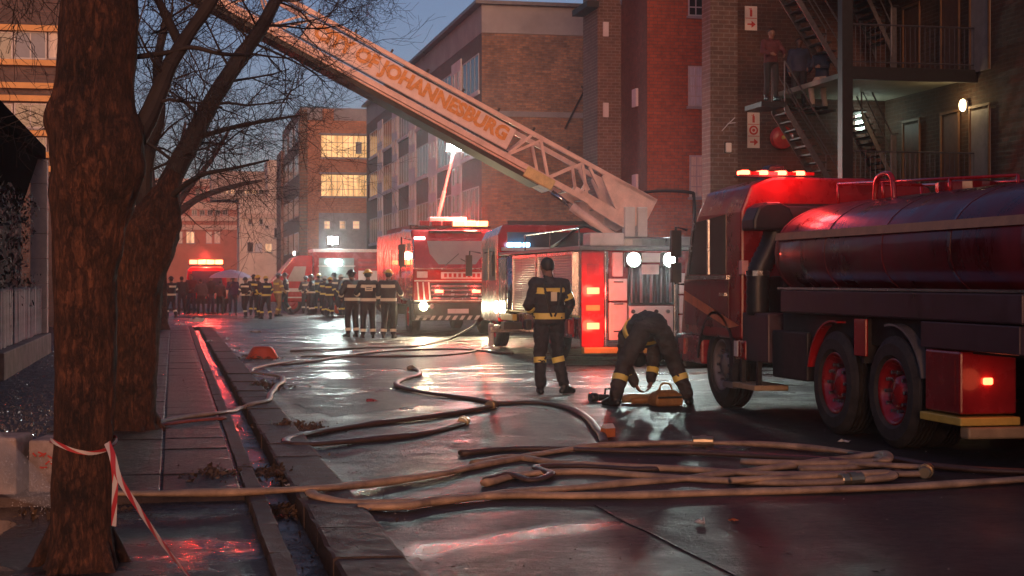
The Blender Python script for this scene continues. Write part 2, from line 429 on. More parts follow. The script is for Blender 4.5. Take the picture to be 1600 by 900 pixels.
# grit, glass and scraps washed over the road; leaves along the gutter: uncountable, one mass each
mb = MB(); rs = random.Random(17)
for k in range(5200):
    x = 1.3 + 9 * rs.random() ** 1.5; y = 4.5 + 22 * rs.random() ** 1.3; s_ = rs.uniform(.002, .0075) * (1 + y * .03)
    if mnoise.noise(Vector((x * .7, y * .5, 4))) < rs.uniform(-.4, .3): continue
    z = hgt(x, y); a = rs.random() * 6.28
    P = [(x + s_ * math.cos(a + q * 2.1), y + s_ * math.sin(a + q * 2.1), z - .001) for q in range(3)] + [(x, y, z + s_ * rs.uniform(.5, 1.1))]
    mb.cur = 0 if rs.random() < .8 else 1; mb._add(P, [(0, 1, 3), (1, 2, 3), (2, 0, 3)])
tag(mb.build('road_grit', [mat('grit', (.09, .08, .075), .4, var=.5, scale=40), mat('pale_grit', (.42, .38, .35), .3, var=.3, scale=40)], fix=False), 'fine grit and glass scattered over the wet road', 'grit', kind='stuff')
mb = MB()
for k in range(1500):
    y = 4.5 + 30 * rs.random() ** 1.6; w_ = rs.random(); x, z = (rs.uniform(.64, .85), -.105) if w_ < .35 else (rs.uniform(.87, 1.25), .045) if w_ < .55 else (1.3 + abs(rs.gauss(0, .16)), .004) if w_ < .8 else (rs.uniform(-1.2, .48), .078 if y > 11.1 else .012)
    if mnoise.noise(Vector((x, y * .8, 1))) < rs.uniform(-.5, .35): continue
    r_ = rs.uniform(.008, .03); p = Vector((x, y, z + rs.uniform(0, .012))); d_ = Vector((rs.gauss(0, 1), rs.gauss(0, 1), rs.gauss(0, .25))).normalized(); e_ = d_.cross(Vector((0, 0, 1))).normalized()
    mb._add([p - d_ * r_, p + e_ * r_ * .5 + Vector((0, 0, .004)), p + d_ * r_, p - e_ * r_ * .5], [(0, 1, 2), (0, 2, 3)])
tag(mb.build('fallen_leaves', mat('sodden_leaf', (.075, .045, .026), .45, var=.7, scale=20), fix=False), 'sodden leaves strewn along gutter and kerb', 'leaves', kind='stuff')

# ---------------------------------------------------------------- buildings
M_glass = mat('dark_glass', (0.014, 0.015, 0.018), 0.12, var=0.4, scale=0.4, spec=0.3)
M_plaster = mat('grey_plaster', (0.26, 0.25, 0.27), 0.85, var=0.2, scale=0.7, bmp=0.2, bscale=20)
M_pale = mat('pale_plaster', (0.52, 0.50, 0.56), 0.8, var=0.15, scale=0.9, bmp=0.15, bscale=20)
M_fascia = mat('grey_fascia', (0.20, 0.20, 0.22), 0.7, var=0.2, scale=2)
M_frame = mat('window_frame', (0.42, 0.40, 0.42), 0.5, var=0.15, scale=8)
M_roof = mat('roof_sheet', (0.12, 0.12, 0.135), 0.5, var=0.3, scale=2)
M_dark = mat('dark_void', (0.012, 0.011, 0.012), 0.7, var=0.4, scale=3)
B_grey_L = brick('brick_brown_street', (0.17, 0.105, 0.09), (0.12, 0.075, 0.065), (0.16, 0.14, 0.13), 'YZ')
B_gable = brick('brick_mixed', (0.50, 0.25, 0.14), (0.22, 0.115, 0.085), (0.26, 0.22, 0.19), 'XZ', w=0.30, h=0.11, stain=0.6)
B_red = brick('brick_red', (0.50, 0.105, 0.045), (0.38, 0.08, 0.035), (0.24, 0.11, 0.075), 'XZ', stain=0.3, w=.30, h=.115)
B_red_s = brick('brick_red_shaded', (0.23, 0.06, 0.04), (0.17, 0.05, 0.035), (0.12, 0.07, 0.06), 'YZ', stain=0.3)  # darker copy of the red brick, street-side shade put into the colour
B_brown = brick('brick_brown', (0.17, 0.09, 0.07), (0.12, 0.065, 0.05), (0.22, 0.17, 0.15), 'XZ', stain=0.3, w=.30, h=.115)
B_dim = brick('brick_dull', (0.11, 0.038, 0.024), (0.07, 0.026, 0.018), (0.13, 0.08, 0.065), 'XZ', stain=0.35, w=.28, h=.10)
B_gal = brick('brick_yellowish', (0.11, 0.05, 0.028), (0.07, 0.034, 0.02), (0.11, 0.075, 0.055), 'YZ', stain=0.3, w=.30, h=.10)
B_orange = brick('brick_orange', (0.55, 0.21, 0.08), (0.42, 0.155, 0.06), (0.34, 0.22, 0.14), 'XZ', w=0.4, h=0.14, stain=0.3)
B_orange_s = brick('brick_orange_shaded', (0.30, 0.14, 0.07), (0.24, 0.10, 0.05), (0.2, 0.15, 0.1), 'YZ', w=0.4, h=0.14, stain=0.3)  # darker copy of the orange brick with the side's shade in its colour

def window_x(parent, x0, x1, y, z0, z1, nx=2, nz=1, pane=None, frame=None, face=-1, name='window'):
    """window in a wall whose face is at Y=y looking along face*Y"""
    d = face; fr = 0.05; mb = MB(); ya, yb = sorted((y + d * 0.03, y - d * 0.10))
    for a, b in ((x0, x0 + fr), (x1 - fr, x1)): mb.box(a, b, ya, yb, z0, z1)
    for a, b in ((z0, z0 + fr), (z1 - fr, z1)): mb.box(x0 + fr, x1 - fr, ya, yb, a, b)
    for i in range(1, nx):
        c = x0 + (x1 - x0) * i / nx; mb.box(c - .02, c + .02, ya + .01, yb, z0 + fr, z1 - fr)
    for i in range(1, nz):
        c = z0 + (z1 - z0) * i / nz; mb.box(x0 + fr, x1 - fr, ya + .015, yb, c - .02, c + .02)
    o = mb.build(name, frame or M_frame, parent)
    ga, gb = sorted((y - d * 0.02, y + d * 0.008))
    MB().box(x0 + fr * .8, x1 - fr * .8, ga, gb, z0 + fr * .8, z1 - fr * .8).build('pane', pane or M_glass, o)
    sa, sb = sorted((y + d * 0.09, y - d * 0.02))
    MB().box(x0 - .06, x1 + .06, sa, sb, z0 - .09, z0 - .003).build('sill', M_plaster, o)
    return o
def window_y(parent, y0, y1, x, z0, z1, ny=2, nz=1, pane=None, frame=None, face=-1, name='window'):
    d = face; fr = 0.06; mb = MB(); xa, xb = sorted((x + d * 0.03, x - d * 0.10))
    for a, b in ((y0, y0 + fr), (y1 - fr, y1)): mb.box(xa, xb, a, b, z0, z1)
    for a, b in ((z0, z0 + fr), (z1 - fr, z1)): mb.box(xa, xb, y0 + fr, y1 - fr, a, b)
    for i in range(1, ny):
        c = y0 + (y1 - y0) * i / ny; mb.box(xa + .01, xb, c - .03, c + .03, z0 + fr, z1 - fr)
    for i in range(1, nz):
        c = z0 + (z1 - z0) * i / nz; mb.box(xa + .015, xb, y0 + fr, y1 - fr, c - .02, c + .02)
    o = mb.build(name, frame or M_frame, parent)
    ga, gb = sorted((x - d * 0.02, x + d * 0.008))
    MB().box(ga, gb, y0 + fr * .8, y1 - fr * .8, z0 + fr * .8, z1 - fr * .8).build('pane', pane or M_glass, o)
    return o

# --- long grey-brown block beyond the crossing: street front with pale stair strips, brick gable
gb = thing('apartment_block', 'long brown brick block with pale plaster strips and a tall brick gable', 'building', (14, 69.6, 0))
def P_(mb, name, m, par, **k): return mb.build(name, m, par, **k)
LG, HG = 43.0, 14.3
P_(MB().box(0, 22, 0.02, LG, 0, HG - 1.3), 'wall', B_grey_L, gb)
P_(MB().box(0.003, 22, 0.0, 0.018, 0, HG - 1.3), 'gable_wall', B_gable, gb)
P_(MB().box(-0.004, 22, -0.004, LG, HG - 1.29, HG), 'parapet', M_plaster, gb)
P_(MB().box(-0.35, 22.3, -0.3, LG + .3, HG + .002, HG + .16), 'roof', M_roof, gb)
P_(MB().box(0.01, 22, -0.05, -0.001, 9.15, 9.4), 'string_course', M_fascia, gb)
P_(MB().tube([(5.1, -0.1, 0.2), (5.1, -0.1, 11.6)], 0.045, 6), 'downpipe', M_frame, gb)
P_(MB().tube(smoothline([(4.75, -0.12, 10.6), (4.8, -0.35, 10.4), (4.4, -0.3, 9.6), (3.9, -0.25, 8.6)]), 0.05, 6), 'bent_pipe', M_dark, gb)
lv = [0.9, 4.2, 7.5, 10.4]
y = 0.35; kind = 0
while y < LG - 1:
    wd = 4.6 if kind % 2 == 0 else 2.6
    if y + wd > LG: break
    if kind % 2 == 0:
        for z in lv: window_y(gb, y + .25, y + wd - .25, 0, z, z + 1.75, ny=4)
        for z in lv: P_(MB().box(-0.10, -0.002, y + .05, y + wd - .05, z - .18, z - .02), 'sill', M_pale, gb)
    else:
        P_(MB().box(-0.06, -0.002, y, y + wd, 0, HG - 1.8), 'stair_strip', M_pale, gb)
        for z in (1.6, 3.0, 4.9, 6.3, 8.2, 9.6, 11.0):
            for yy in (y + .35, y + 1.55): window_y(gb, yy, yy + .6, -0.062, z, z + .95, ny=1)
    y += wd + .02; kind += 1

# --- tall red brick building with its narrow street side, before the crossing
YR = 50.6
rb = thing('brick_tower', 'tall red brick building with three barred windows above the red lights', 'building', (0, 0, 0))
xL = W(1015, 400, 52.5).x; xR = W(1118, 400, 52.0).x
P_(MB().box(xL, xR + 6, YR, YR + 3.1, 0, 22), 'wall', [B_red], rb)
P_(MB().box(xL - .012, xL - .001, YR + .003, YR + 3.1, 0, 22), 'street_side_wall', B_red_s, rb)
P_(MB().box(xL - .9, xL - .02, YR + 3.1, YR + 5.1, 0, 22), 'rear_wall', [B_brown], rb)
M_curt = mat('lace_curtain', (0.45, 0.47, 0.55), 0.9, var=0.3, scale=3, stretch=(9, 9, 0.5))
M_curt2 = mat('pale_curtain', (0.62, 0.56, 0.50), 0.9, var=0.2, scale=3, stretch=(9, 9, 0.5))
def at_wall(u, v, yw):
    """point of the plane Y=yw seen along pixel u,v"""
    q = W(u, v, 1.0) - Vector((0, 0, CAM_H)); k = yw / q.y
    return Vector((q.x * k, yw, CAM_H + q.z * k))
for (u0, u1, v0, v1, pm) in ((1075, 1111, -30, 25, M_glass), (1075, 1111, 104, 166, M_curt), (1077, 1111, 243, 308, M_curt2)):
    a, b = at_wall(u0, v1, YR), at_wall(u1, v0, YR)
    window_x(rb, a.x, b.x, YR, a.z, b.z, nx=3, nz=4, pane=pm)
for u, v, h in ((993, 150, 0.62), (992, 285, 0.62)):
    q = (W(u, v, 53.4)); P_(MB().box(xL - .10, xL - .013, YR + 1.0, YR + 1.5, q.z - h / 2, q.z + h / 2), 'vent_box', M_pale, rb)
for u, v in ((946, 46), (946, 172)):
    q = at_wall(u, v, YR + 3.1); P_(MB().box(q.x - .1, q.x + .1, YR + 3.02, YR + 3.098, q.z - .26, q.z + .26), 'vent_box', M_pale, rb)
q = at_wall(925, 8, YR + 3.1); P_(MB().box(xL - 1.35, xL - .9, YR + 2.9, YR + 5, q.z - .1, q.z + .12), 'eave', M_dark, rb)
q = at_wall(1040, 300, YR)
P_(MB().tube(smoothline([(q.x - .8, YR - .06, q.z - 2), (q.x - .8, YR - .06, q.z - .3), (q.x - .6, YR - .06, q.z), (q.x + .8, YR - .06, q.z), (q.x + 1.0, YR - .06, q.z - .3), (q.x + 1.0, YR - .06, q.z - 2)]), 0.06, 6), 'pipe_loop', M_dark, rb)

# --- walk-up block with open stair and access galleries
YS = 38.0
wb = thing('gallery_block', 'dark brick walk-up block with open galleries and lit wall lamps', 'building', (0, 0, 0))
xa = at_wall(1145, 400, YS).x; xb = at_wall(1334, 400, YS).x; xp = at_wall(1110, 400, YS - .35).x
P_(MB().box(xa - .02, xb + 9, YS, YS + .3, 0, 18), 'stair_wall', B_dim, wb)
P_(MB().box(xp, xa, YS - .35, YS + .3, 0, 18), 'pier', B_brown, wb)
P_(MB().box(xa, xa + .05, YS - .12, YS - .002, 2.5, 18), 'corner_pipe', M_frame, wb)
XG = 18.6
P_(MB().box(XG, XG + .3, 12, YS - .002, 0, 18), 'gallery_wall', B_gal, wb)
Y0, Y1 = 33.3, YS - .003
M_soffit = mat('painted_soffit', (0.30, 0.28, 0.22), 0.75, var=0.15, scale=2)
M_steel = mat('dark_steel', (0.016, 0.014, 0.015), 0.45, 0.3, var=0.3, scale=9)
M_rail = mat('galvanised_rail', (0.11, 0.10, 0.11), 0.4, 0.6, var=0.3, scale=12)
xc = at_wall(1320, 300, Y0).x
for zf in (3.4, 6.35, 9.5):
    P_(MB().box(xc + .15, XG - .002, Y0 + .02, Y1, zf - .02, zf + .10), 'gallery_slab', M_soffit, wb)
    P_(MB().box(xc, XG + .6, Y0 - .10, Y0 + .018, zf - .14, zf + .16), 'edge_beam', M_steel, wb)
    rl = P_(MB().tube([(xc, Y0 - .04, zf + 1.15), (XG + .5, Y0 - .04, zf + 1.15)], 0.022, 6).tube([(xc, Y0 - .04, zf + .28), (XG + .5, Y0 - .04, zf + .28)], 0.016, 6), 'railing', M_rail, wb)
    x = xc + .12
    while x < XG + .5:
        P_(MB().tube([(x, Y0 - .04, zf + .165), (x, Y0 - .04, zf + 1.13)], 0.008, 5), 'baluster', M_rail, rl); x += .125
# doors and lamps along the gallery wall
M_door = mat('gallery_door', (0.10, 0.05, 0.035), 0.6, var=0.3, scale=6)
M_wdoor = mat('pale_door', (0.22, 0.19, 0.18), 0.6, var=0.2, scale=4)
M_bulb = emit('bulkhead_lamp', (1.0, 0.78, 0.42), 9)
M_cool = emit('cool_lamp', (0.75, 1.0, 0.85), 9)
for zf in (3.5, 6.45):
    for y_, m_ in ((36.4, M_door), (34.4, M_door), (33.0, M_wdoor)):
        d_ = P_(MB().box(XG - .06, XG - .003, y_ - .4, y_ + .4, zf, zf + 2.05), 'door', m_, wb)
        P_(MB().box(XG - .09, XG - .061, y_ - .47, y_ - .41, zf, zf + 2.1).box(XG - .09, XG - .061, y_ + .41, y_ + .47, zf, zf + 2.1).box(XG - .09, XG - .061, y_ - .47, y_ + .47, zf + 2.11, zf + 2.17), 'frame', mat('timber_frame', (0.16, 0.08, 0.035), 0.6), d_)
lq = W(1475, 156, 37.0)
P_(MB().lathe([(-.06, 0), (-.06, .1), (0, .1), (0, 0)], (XG - .06, 33.62, 5.72), 'X', 16, (1, 1.35)), 'lamp_base', M_frame, wb)
P_(MB().sphere((XG - .15, 33.62, 5.72), (.08, .11, .15), 12, 8), 'lamp_globe', M_bulb, wb, smooth=True)
lamp('gallery_lamp_light', (XG - .42, 33.62, 5.72), (1.0, 0.72, 0.34), 11, wb, 0.1)
lq = at_wall(1347, 190, YS - .3)
P_(MB().box(lq.x - .1, lq.x + .1, YS - .25, YS - .1, lq.z - .2, lq.z + .2), 'lamp_globe', M_cool, wb, bevel=.03)
lamp('gallery_lamp_light', (lq.x, YS - .5, lq.z), (0.8, 1.0, 0.85), 4, wb, 0.1)
# steel column, landings and flights of the outside stair
ct = at_wall(1320, 300, Y0 - .3)
P_(MB().box(ct.x - .13, ct.x + .13, Y0 - .45, Y0 - .2, 0.12, 18), 'stair_column', M_steel, wb)
def flight(pt, pb, yf, depth, n):
    """stair flight between top-left and bottom-right points, stringers and treads and handrails"""
    fl = empty('stair_flight', wb)
    for k, yy in enumerate((yf, yf + depth)):
        P_(MB().bar((pt[0], yy, pt[1] - .12), (pb[0], yy, pb[1] - .12), .05, .26, (0, 1, 0)) if False else MB().prism([(pt[0], yy, pt[1]), (pb[0], yy, pb[1]), (pb[0], yy, pb[1] - .24), (pt[0], yy, pt[1] - .24)], (0, .04, 0)), 'stringer', M_rail, fl)
        P_(MB().tube([(pt[0], yy, pt[1] + .98), (pb[0], yy, pb[1] + .98), (pb[0] + .18, yy, pb[1] + 1.0)], .022, 6).tube([(pt[0], yy, pt[1] + .5), (pb[0], yy, pb[1] + .5)], .014, 6)
           .tube([(pt[0], yy, pt[1]), (pt[0], yy, pt[1] + .98)], .02, 6).tube([(pb[0], yy, pb[1] - .3), (pb[0], yy, pb[1] + .98)], .02, 6), 'handrail', M_rail, fl)
    P_(MB().box(pb[0] - .03, pb[0] + .14, yf + .01, yf + .03, pb[1] - .62, pb[1] + .95), 'end_panel', M_rail, fl)
    tr = MB().box(-.13, .13, 0, depth - .045, -.02, .02).mesh('tread'); tr.materials.append(M_steel)
    for i in range(n):
        t_ = (i + .5) / n
        o = bpy.data.objects.new('tread', tr); COL.objects.link(o); o.parent = fl
        o.location = (pt[0] + (pb[0] - pt[0]) * t_, yf + .042, pt[1] + (pb[1] - pt[1]) * t_ + .03)
    return fl
YF = 35.2
for k, (ut, vt, ub, vb) in enumerate(((1226, 158, 1312, 300), (1226, -45, 1312, 100))):
    a, b_ = at_wall(ut, vt, YF), at_wall(ub, vb, YF)
    flight((a.x, a.z), (b_.x, b_.z), YF, .8, 11)
    P_(MB().box(a.x - .6, a.x + .03, YF + .0, YF + 1.1, a.z - .14, a.z - .02), 'landing', M_steel, wb)
    a2, b2 = at_wall(1345, vt + 12, YF + 1.2), at_wall(1392, vb - 30, YF + 1.2)
    flight((a2.x, a2.z), (b2.x, b2.z), YF + 1.15, .9, 10)
STAIR = at_wall(1280, 180, YF + 1.6)
# emergency signs, hose reel, small fittings on the stair wall: things fixed to it
M_sign = mat('sign_white', (0.72, 0.60, 0.55), 0.5, var=0.08)
M_sred = mat('sign_red', (0.55, 0.03, 0.02), 0.5, var=0.1)
def sign(u0, u1, v0, v1, cells, label):
    a, b_ = at_wall(u0, v1, YS - .05), at_wall(u1, v0, YS - .05)
    t_ = thing('emergency_sign', label, 'sign', (a.x, YS - .05, a.z), 0, 'emergency signs on the stair wall')
    w_, h_ = b_.x - a.x, b_.z - a.z
    P_(MB().box(0, w_, 0, .02, 0, h_), 'board', M_sign, t_)
    ch = h_ / len(cells); y_ = -.004
    for i, c in enumerate(cells):
        z0 = h_ - (i + 1) * ch; cx, cz = w_ / 2, z0 + ch / 2; r_ = min(w_, ch) * .40; mb = MB()
        if i: P_(MB().box(.01, w_ - .01, y_, -.001, z0 + ch - .008, z0 + ch + .008), 'divider', M_sred, t_)
        if c == 'arrow':
            mb.box(cx - r_ * .8, cx + r_ * .2, y_, -.001, cz - r_ * .16, cz + r_ * .16).prism([(cx + r_ * .1, y_, cz + r_ * .75), (cx + r_ * .1, y_, cz - r_ * .75), (cx + r_, y_, cz)], (0, .003, 0))
        elif c == 'bottle':
            mb.box(cx - r_ * .26, cx + r_ * .26, y_, -.001, cz - r_ * .9, cz + r_ * .5).box(cx - r_ * .1, cx + r_ * .1, y_, -.001, cz + r_ * .5, cz + r_ * .9).box(cx - r_ * .5, cx - r_ * .1, y_, -.001, cz + r_ * .6, cz + r_ * .75)
        else:
            mb.lathe([(y_, 0.001), (y_, r_), (-.001, r_), (-.001, .001)], (cx, 0, cz), 'Y', 20)
            mb.cur = 1; mb.lathe([(y_ - .002, r_ * .35), (y_ - .002, r_ * .62), (y_ - .001, r_ * .62), (y_ - .001, r_ * .35)], (cx, 0, cz), 'Y', 20)
        P_(mb, 'symbol', [M_sred, M_sign], t_)
sign(1164, 1183, 10, 47, ['bottle', 'arrow'], 'small white sign with a red arrow, high on the stair wall')
sign(1168, 1187, 176, 231, ['bottle', 'reel', 'arrow'], 'tall white sign of three red symbols beside the hose reel')
hq = at_wall(1222, 215, YS - .2)
hr = thing('fire_hose_reel', 'round red fire hose reel on the stair wall', 'hose reel', (hq.x, YS - .2, hq.z))
M_rpaint = mat('reel_red', (0.50, 0.02, 0.02), 0.35, var=0.2, coat=.3)
P_(MB().lathe([(-.07, .05), (-.07, .29), (-.05, .30), (-.03, .29), (-.03, .12), (.07, .12), (.07, .29), (.09, .30), (.11, .29), (.11, .05)], (0, 0, 0), 'Y', 28), 'drum', M_rpaint, hr, smooth=True)
P_(MB().lathe([(-.02, .13), (-.025, .26), (.06, .26), (.06, .13)], (0, 0, 0), 'Y', 28), 'hose_coil', mat('black_rubber', (0.02, 0.02, 0.02), 0.5), hr, smooth=True)
P_(MB().lathe([(-.12, 0.001), (-.12, .05), (.19, .05), (.19, .001)], (0, 0, 0), 'Y', 14), 'hub', mat('brass', (0.55, 0.38, 0.14), 0.3, 0.9), hr)
lb = at_wall(1137, 231, YS - .35)
wl_ = thing('wall_light_box', 'small pale bulkhead light on the brown brick pier', 'wall light', (lb.x, YS - .35, lb.z))
P_(MB().box(-.09, .09, -.02, -.002, -.14, .14), 'back_plate', M_steel, wl_); P_(MB().box(-.075, .075, -.1, -.021, -.125, .125), 'diffuser', mat('diffuser', (0.75, 0.70, 0.68), 0.4, var=.05), wl_, bevel=.02)
aq = at_wall(1135, 195, YS - .36)
an = thing('tv_aerial', 'thin bare metal aerial sticking out from the brick pier', 'aerial', (aq.x, YS - .36, aq.z))
P_(MB().tube([(-.12, 0, -.16), (0, -.1, 0), (.16, -.2, .17)], .014, 5), 'mast', M_pale, an); P_(MB().tube([(.0, -.1, .02), (.2, -.12, .05)], .012, 5), 'arm', M_pale, an)

# --- orange brick building with two long lit windows
ob = thing('corner_building', 'orange brick building with two long rows of lit windows', 'building', (0, 0, 0))
YO = 121.0
xo0, xo1 = at_wall(481, 300, YO).x, at_wall(606, 300, YO).x
zt = at_wall(520, 188, YO).z
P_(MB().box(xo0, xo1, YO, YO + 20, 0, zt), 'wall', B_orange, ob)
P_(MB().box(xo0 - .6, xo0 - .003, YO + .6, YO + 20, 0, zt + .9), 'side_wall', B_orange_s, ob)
P_(MB().box(xo0 - .5, xo1 - 1, YO + 1.2, YO + 18, zt + .002, at_wall(520, 166, YO).z), 'roof_house', M_fascia, ob)
q0, q1 = at_wall(505, 187, YO), at_wall(522, 170, YO)
P_(MB().box(q0.x, q1.x, YO + .3, YO + 1.19, zt + .003, q1.z), 'chimney', B_orange, ob)
M_lit = emit_uneven('lit_blind', (.55, .33, .11), (1.0, .74, .34), 0.6); M_lit2 = emit_uneven('lit_room', (.35, .22, .12), (1.0, .72, .42), 0.45, 1.0)
for v0, v1 in ((212, 246), (273, 307)):
    a, b_ = at_wall(501, v1, YO), at_wall(578, v0, YO)
    window_x(ob, a.x, b_.x, YO, a.z, b_.z, nx=9, nz=3, pane=M_lit, frame=mat('brown_frame', (0.28, 0.17, 0.09), 0.6))
    P_(MB().box(a.x - .12, b_.x + .12, YO - .16, YO - .001, b_.z + .003, b_.z + .14), 'lintel', M_fascia, ob)
a, b_ = at_wall(556, 240, YO - .2), at_wall(565, 222, YO - .2)
P_(MB().box(a.x, b_.x, YO - .25, YO - .031, a.z, b_.z), 'air_conditioner', M_fascia, ob)
a, b_ = at_wall(498, 368, YO), at_wall(580, 333, YO)
P_(MB().box(a.x, b_.x, YO - .02, YO - .002, a.z - 1.6, b_.z), 'shop_front', M_fascia, ob)
for u0, u1 in ((506, 516), (530, 540), (551, 562)):
    p0, p1 = at_wall(u0, 358, YO - .02), at_wall(u1, 345, YO - .02)
    window_x(ob, p0.x, p1.x, YO - .022, p0.z, p1.z, nx=1, nz=2, pane=M_lit2)
for i in range(5):
    for v in (225, 275, 340, 395):
        z = at_wall(470, v, YO + 4).z
        if i < 3 and z > .6: window_y(ob, YO + 1.6 + i * 6, YO + 5.6 + i * 6, xo0 - .605, z, z + 1.6, ny=3)

# --- far end of the street
fb = thing('red_office_building', 'red brick building with pale bands behind the flashing red light', 'building', (0, 0, 0))
YE = 171.0 + 31
def far(u0, u1, v0, v1, y, m, par, name='wall', th=6.0):
    a, b_ = at_wall(u0, v1, y), at_wall(u1, v0, y)
    return P_(MB().box(a.x, b_.x, y, y + th, a.z if v1 < 430 else 0, b_.z), name, m, par)
M_bandp = mat('pale_band', (0.50, 0.36, 0.30), 0.8, var=.15)
M_redr = mat('red_render', (0.34, 0.13, 0.09), 0.85, var=.2, scale=1.0)
far(180, 372, 282, 440, YE, M_redr, fb)
for v0, v1 in ((280, 289), (316, 326), (338, 344), (352, 358)):
    a, b_ = at_wall(180, v1, YE - .3), at_wall(371, v0, YE - .3); P_(MB().box(a.x, b_.x, YE - .3, YE - .002, a.z, b_.z), 'ledge', M_bandp, fb)
for v0, v1, us in ((296, 306, [(306 + i * 9, 312 + i * 9) for i in range(7)]), (362, 380, [(278, 285), (291, 304), (322, 331), (335, 344)]), (328, 336, [(300 + i * 12, 308 + i * 12) for i in range(5)])):
    for k, (u0, u1) in enumerate(us):
        a, b_ = at_wall(u0, v1, YE), at_wall(u1, v0, YE)
        window_x(fb, a.x, b_.x, YE, a.z, b_.z, nx=2, pane=(M_lit2 if v0 == 296 and k > 1 or (v0 == 362 and k == 1) else M_curt2 if v0 == 362 else M_glass))
pb_ = thing('pale_office_building', 'pale plastered building at the far end of the street', 'building', (0, 0, 0))
YP = 160.0
M_cream = mat('cream_render', (0.60, 0.50, 0.44), 0.85, var=.15, scale=.6)
far(374, 441, 312, 440, YP, M_cream, pb_); far(418, 441, 250, 313, YP + .01, M_cream, pb_, 'stair_tower', 5.8); far(330, 418, 268, 312, YP + 5, mat('dull_render', (0.34, 0.27, 0.24), .9, scale=.7), pb_, 'upper_wall')
a, b_ = at_wall(376, 341, YP - .3), at_wall(441, 334, YP - .3); P_(MB().box(a.x, b_.x, YP - .3, YP - .002, a.z, b_.z), 'ledge', M_bandp, pb_)
for u0, u1, v0, v1, pm in ((388, 394, 342, 351, M_glass), (405, 411, 342, 351, M_glass), (414, 420, 352, 357, M_glass), (386, 396, 378, 394, M_glass), (398, 410, 380, 394, M_curt), (414, 425, 380, 394, M_lit2), (428, 438, 356, 372, M_glass)):
    a, b_ = at_wall(u0, v1, YP), at_wall(u1, v0, YP); window_x(pb_, a.x, b_.x, YP, a.z, b_.z, nx=1, pane=pm)
for k in range(7):
    a, b_ = at_wall(338 + k * 11, 304, YP + 5), at_wall(346 + k * 11, 296, YP + 5); window_x(pb_, a.x, b_.x, YP + 5, a.z, b_.z, nx=2, pane=M_lit2 if k % 3 else M_glass)
rp = thing('brick_annexe', 'narrow dark brick building beside the orange brick one', 'building', (0, 0, 0))
far(439, 463, 236, 440, 140, mat('annexe_brick', (0.22, 0.12, 0.085), .9, var=.3, scale=2.0), rp)
for v in (255, 295, 335, 370):
    a, b_ = at_wall(446, v + 20, 140), at_wall(457, v, 140); window_x(rp, a.x, b_.x, 140, a.z, b_.z, nx=1)

# --- banded building on the left, behind the dark shop
lb_ = thing('banded_building', 'brown building with orange ledges rising behind the trees', 'building', (0, 0, 0))
YB = 52.5
M_lbrick = brick('brick_violet', (0.17, 0.10, 0.09), (0.12, 0.075, 0.07), (0.13, 0.11, 0.11), 'XZ', stain=.3)
M_ledge = mat('sunlit_ledge', (0.62, 0.34, 0.13), .8, var=.12, scale=2)  # yellow brick ledges, orange light put into their colour
x0 = at_wall(-190, 300, YB).x; x1 = at_wall(132, 300, YB).x
P_(MB().box(x0, x1, YB, YB + 14, 0, 19), 'wall', M_lbrick, lb_)
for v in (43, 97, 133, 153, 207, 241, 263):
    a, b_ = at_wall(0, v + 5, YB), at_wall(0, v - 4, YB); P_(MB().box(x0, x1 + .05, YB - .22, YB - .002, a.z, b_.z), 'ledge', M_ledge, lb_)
for u0, u1, pm in ((-120, -60, M_glass), (-58, 20, M_glass), (22, 73, mat('blue_panel', (0.16, 0.18, 0.24), .5, var=.1)), (76, 92, M_curt2), (94, 126, M_glass)):
    for v0, v1 in ((50, 92), (162, 200), (215, 236)):
        a, b_ = at_wall(u0, v1, YB), at_wall(u1, v0, YB); window_x(lb_, a.x, b_.x, YB, a.z, b_.z, nx=2 if u1 - u0 > 20 else 1, pane=pm if v0 == 50 else M_glass)
# --- dark shop with black canopy and pale pier on the footpath side
XS = -2.72
sh = thing('dark_shop', 'dark boarded shop with black canopy and pale corner pier', 'building', (0, 0, 0))
yE = 33.0
P_(MB().box(XS - 7, XS - .35, 12, yE, 0, 4.05), 'wall', mat('dark_wall', (0.016, 0.014, 0.014), .9, var=.7, scale=2), sh)  # near-black wall colour
P_(MB().box(XS - 7, XS + .12, 10, yE + .25, 4.053, 4.32), 'canopy', mat('canopy_black', (.006, .006, .006), 1.0, spec=0.0), sh)  # flat black canopy without specular
P_(MB().prism([(XS - .345, 10, 4.05), (XS + .02, 10, 4.05), (XS - .345, 10, 2.9)], (0, yE - 10.4, 0)), 'canopy_soffit', mat('canopy_black', (.006, .006, .006), 1.0, spec=0.0), sh)
M_pier = mat('pale_pier', (0.62, 0.55, 0.46), .8, var=.2, scale=3, bmp=.2)
for k in range(7): P_(MB().box(XS - .14, XS + .19, yE - .36, yE, .47 + k * .51, .47 + k * .51 + .502), 'block', M_pier, sh, bevel=.008)
P_(MB().box(XS - .34, XS + .24, 24, yE + .06, 0.0, .46), 'plinth', mat('stained_plinth', (0.17, 0.15, 0.14), .8, var=.5, scale=3, bmp=.3), sh, bevel=.02)
fe = thing('picket_fence', 'worn white picket fence on a low plinth beside the pale pier', 'fence', (XS, 0, .465))
M_pick = mat('worn_white_paint', (0.46, 0.43, 0.42), .7, var=.75, scale=5, stretch=(1, 1, .3))
P_(MB().box(.045, .07, 24, yE - .37, .15, .2).box(.045, .07, 24, yE - .37, .75, .8), 'rail', M_steel, fe)
pk = []
for k in range(3):
    h = .95; mb = MB().prism([(0, -.06, 0), (0, .06, 0), (0, .06, h - .04 - .03 * k), (0, .0, h), (0, -.06, h - .06)], (.022, 0, 0)); me = mb.mesh('picket'); me.materials.append(M_pick); pk.append(me)
yy = 24.0
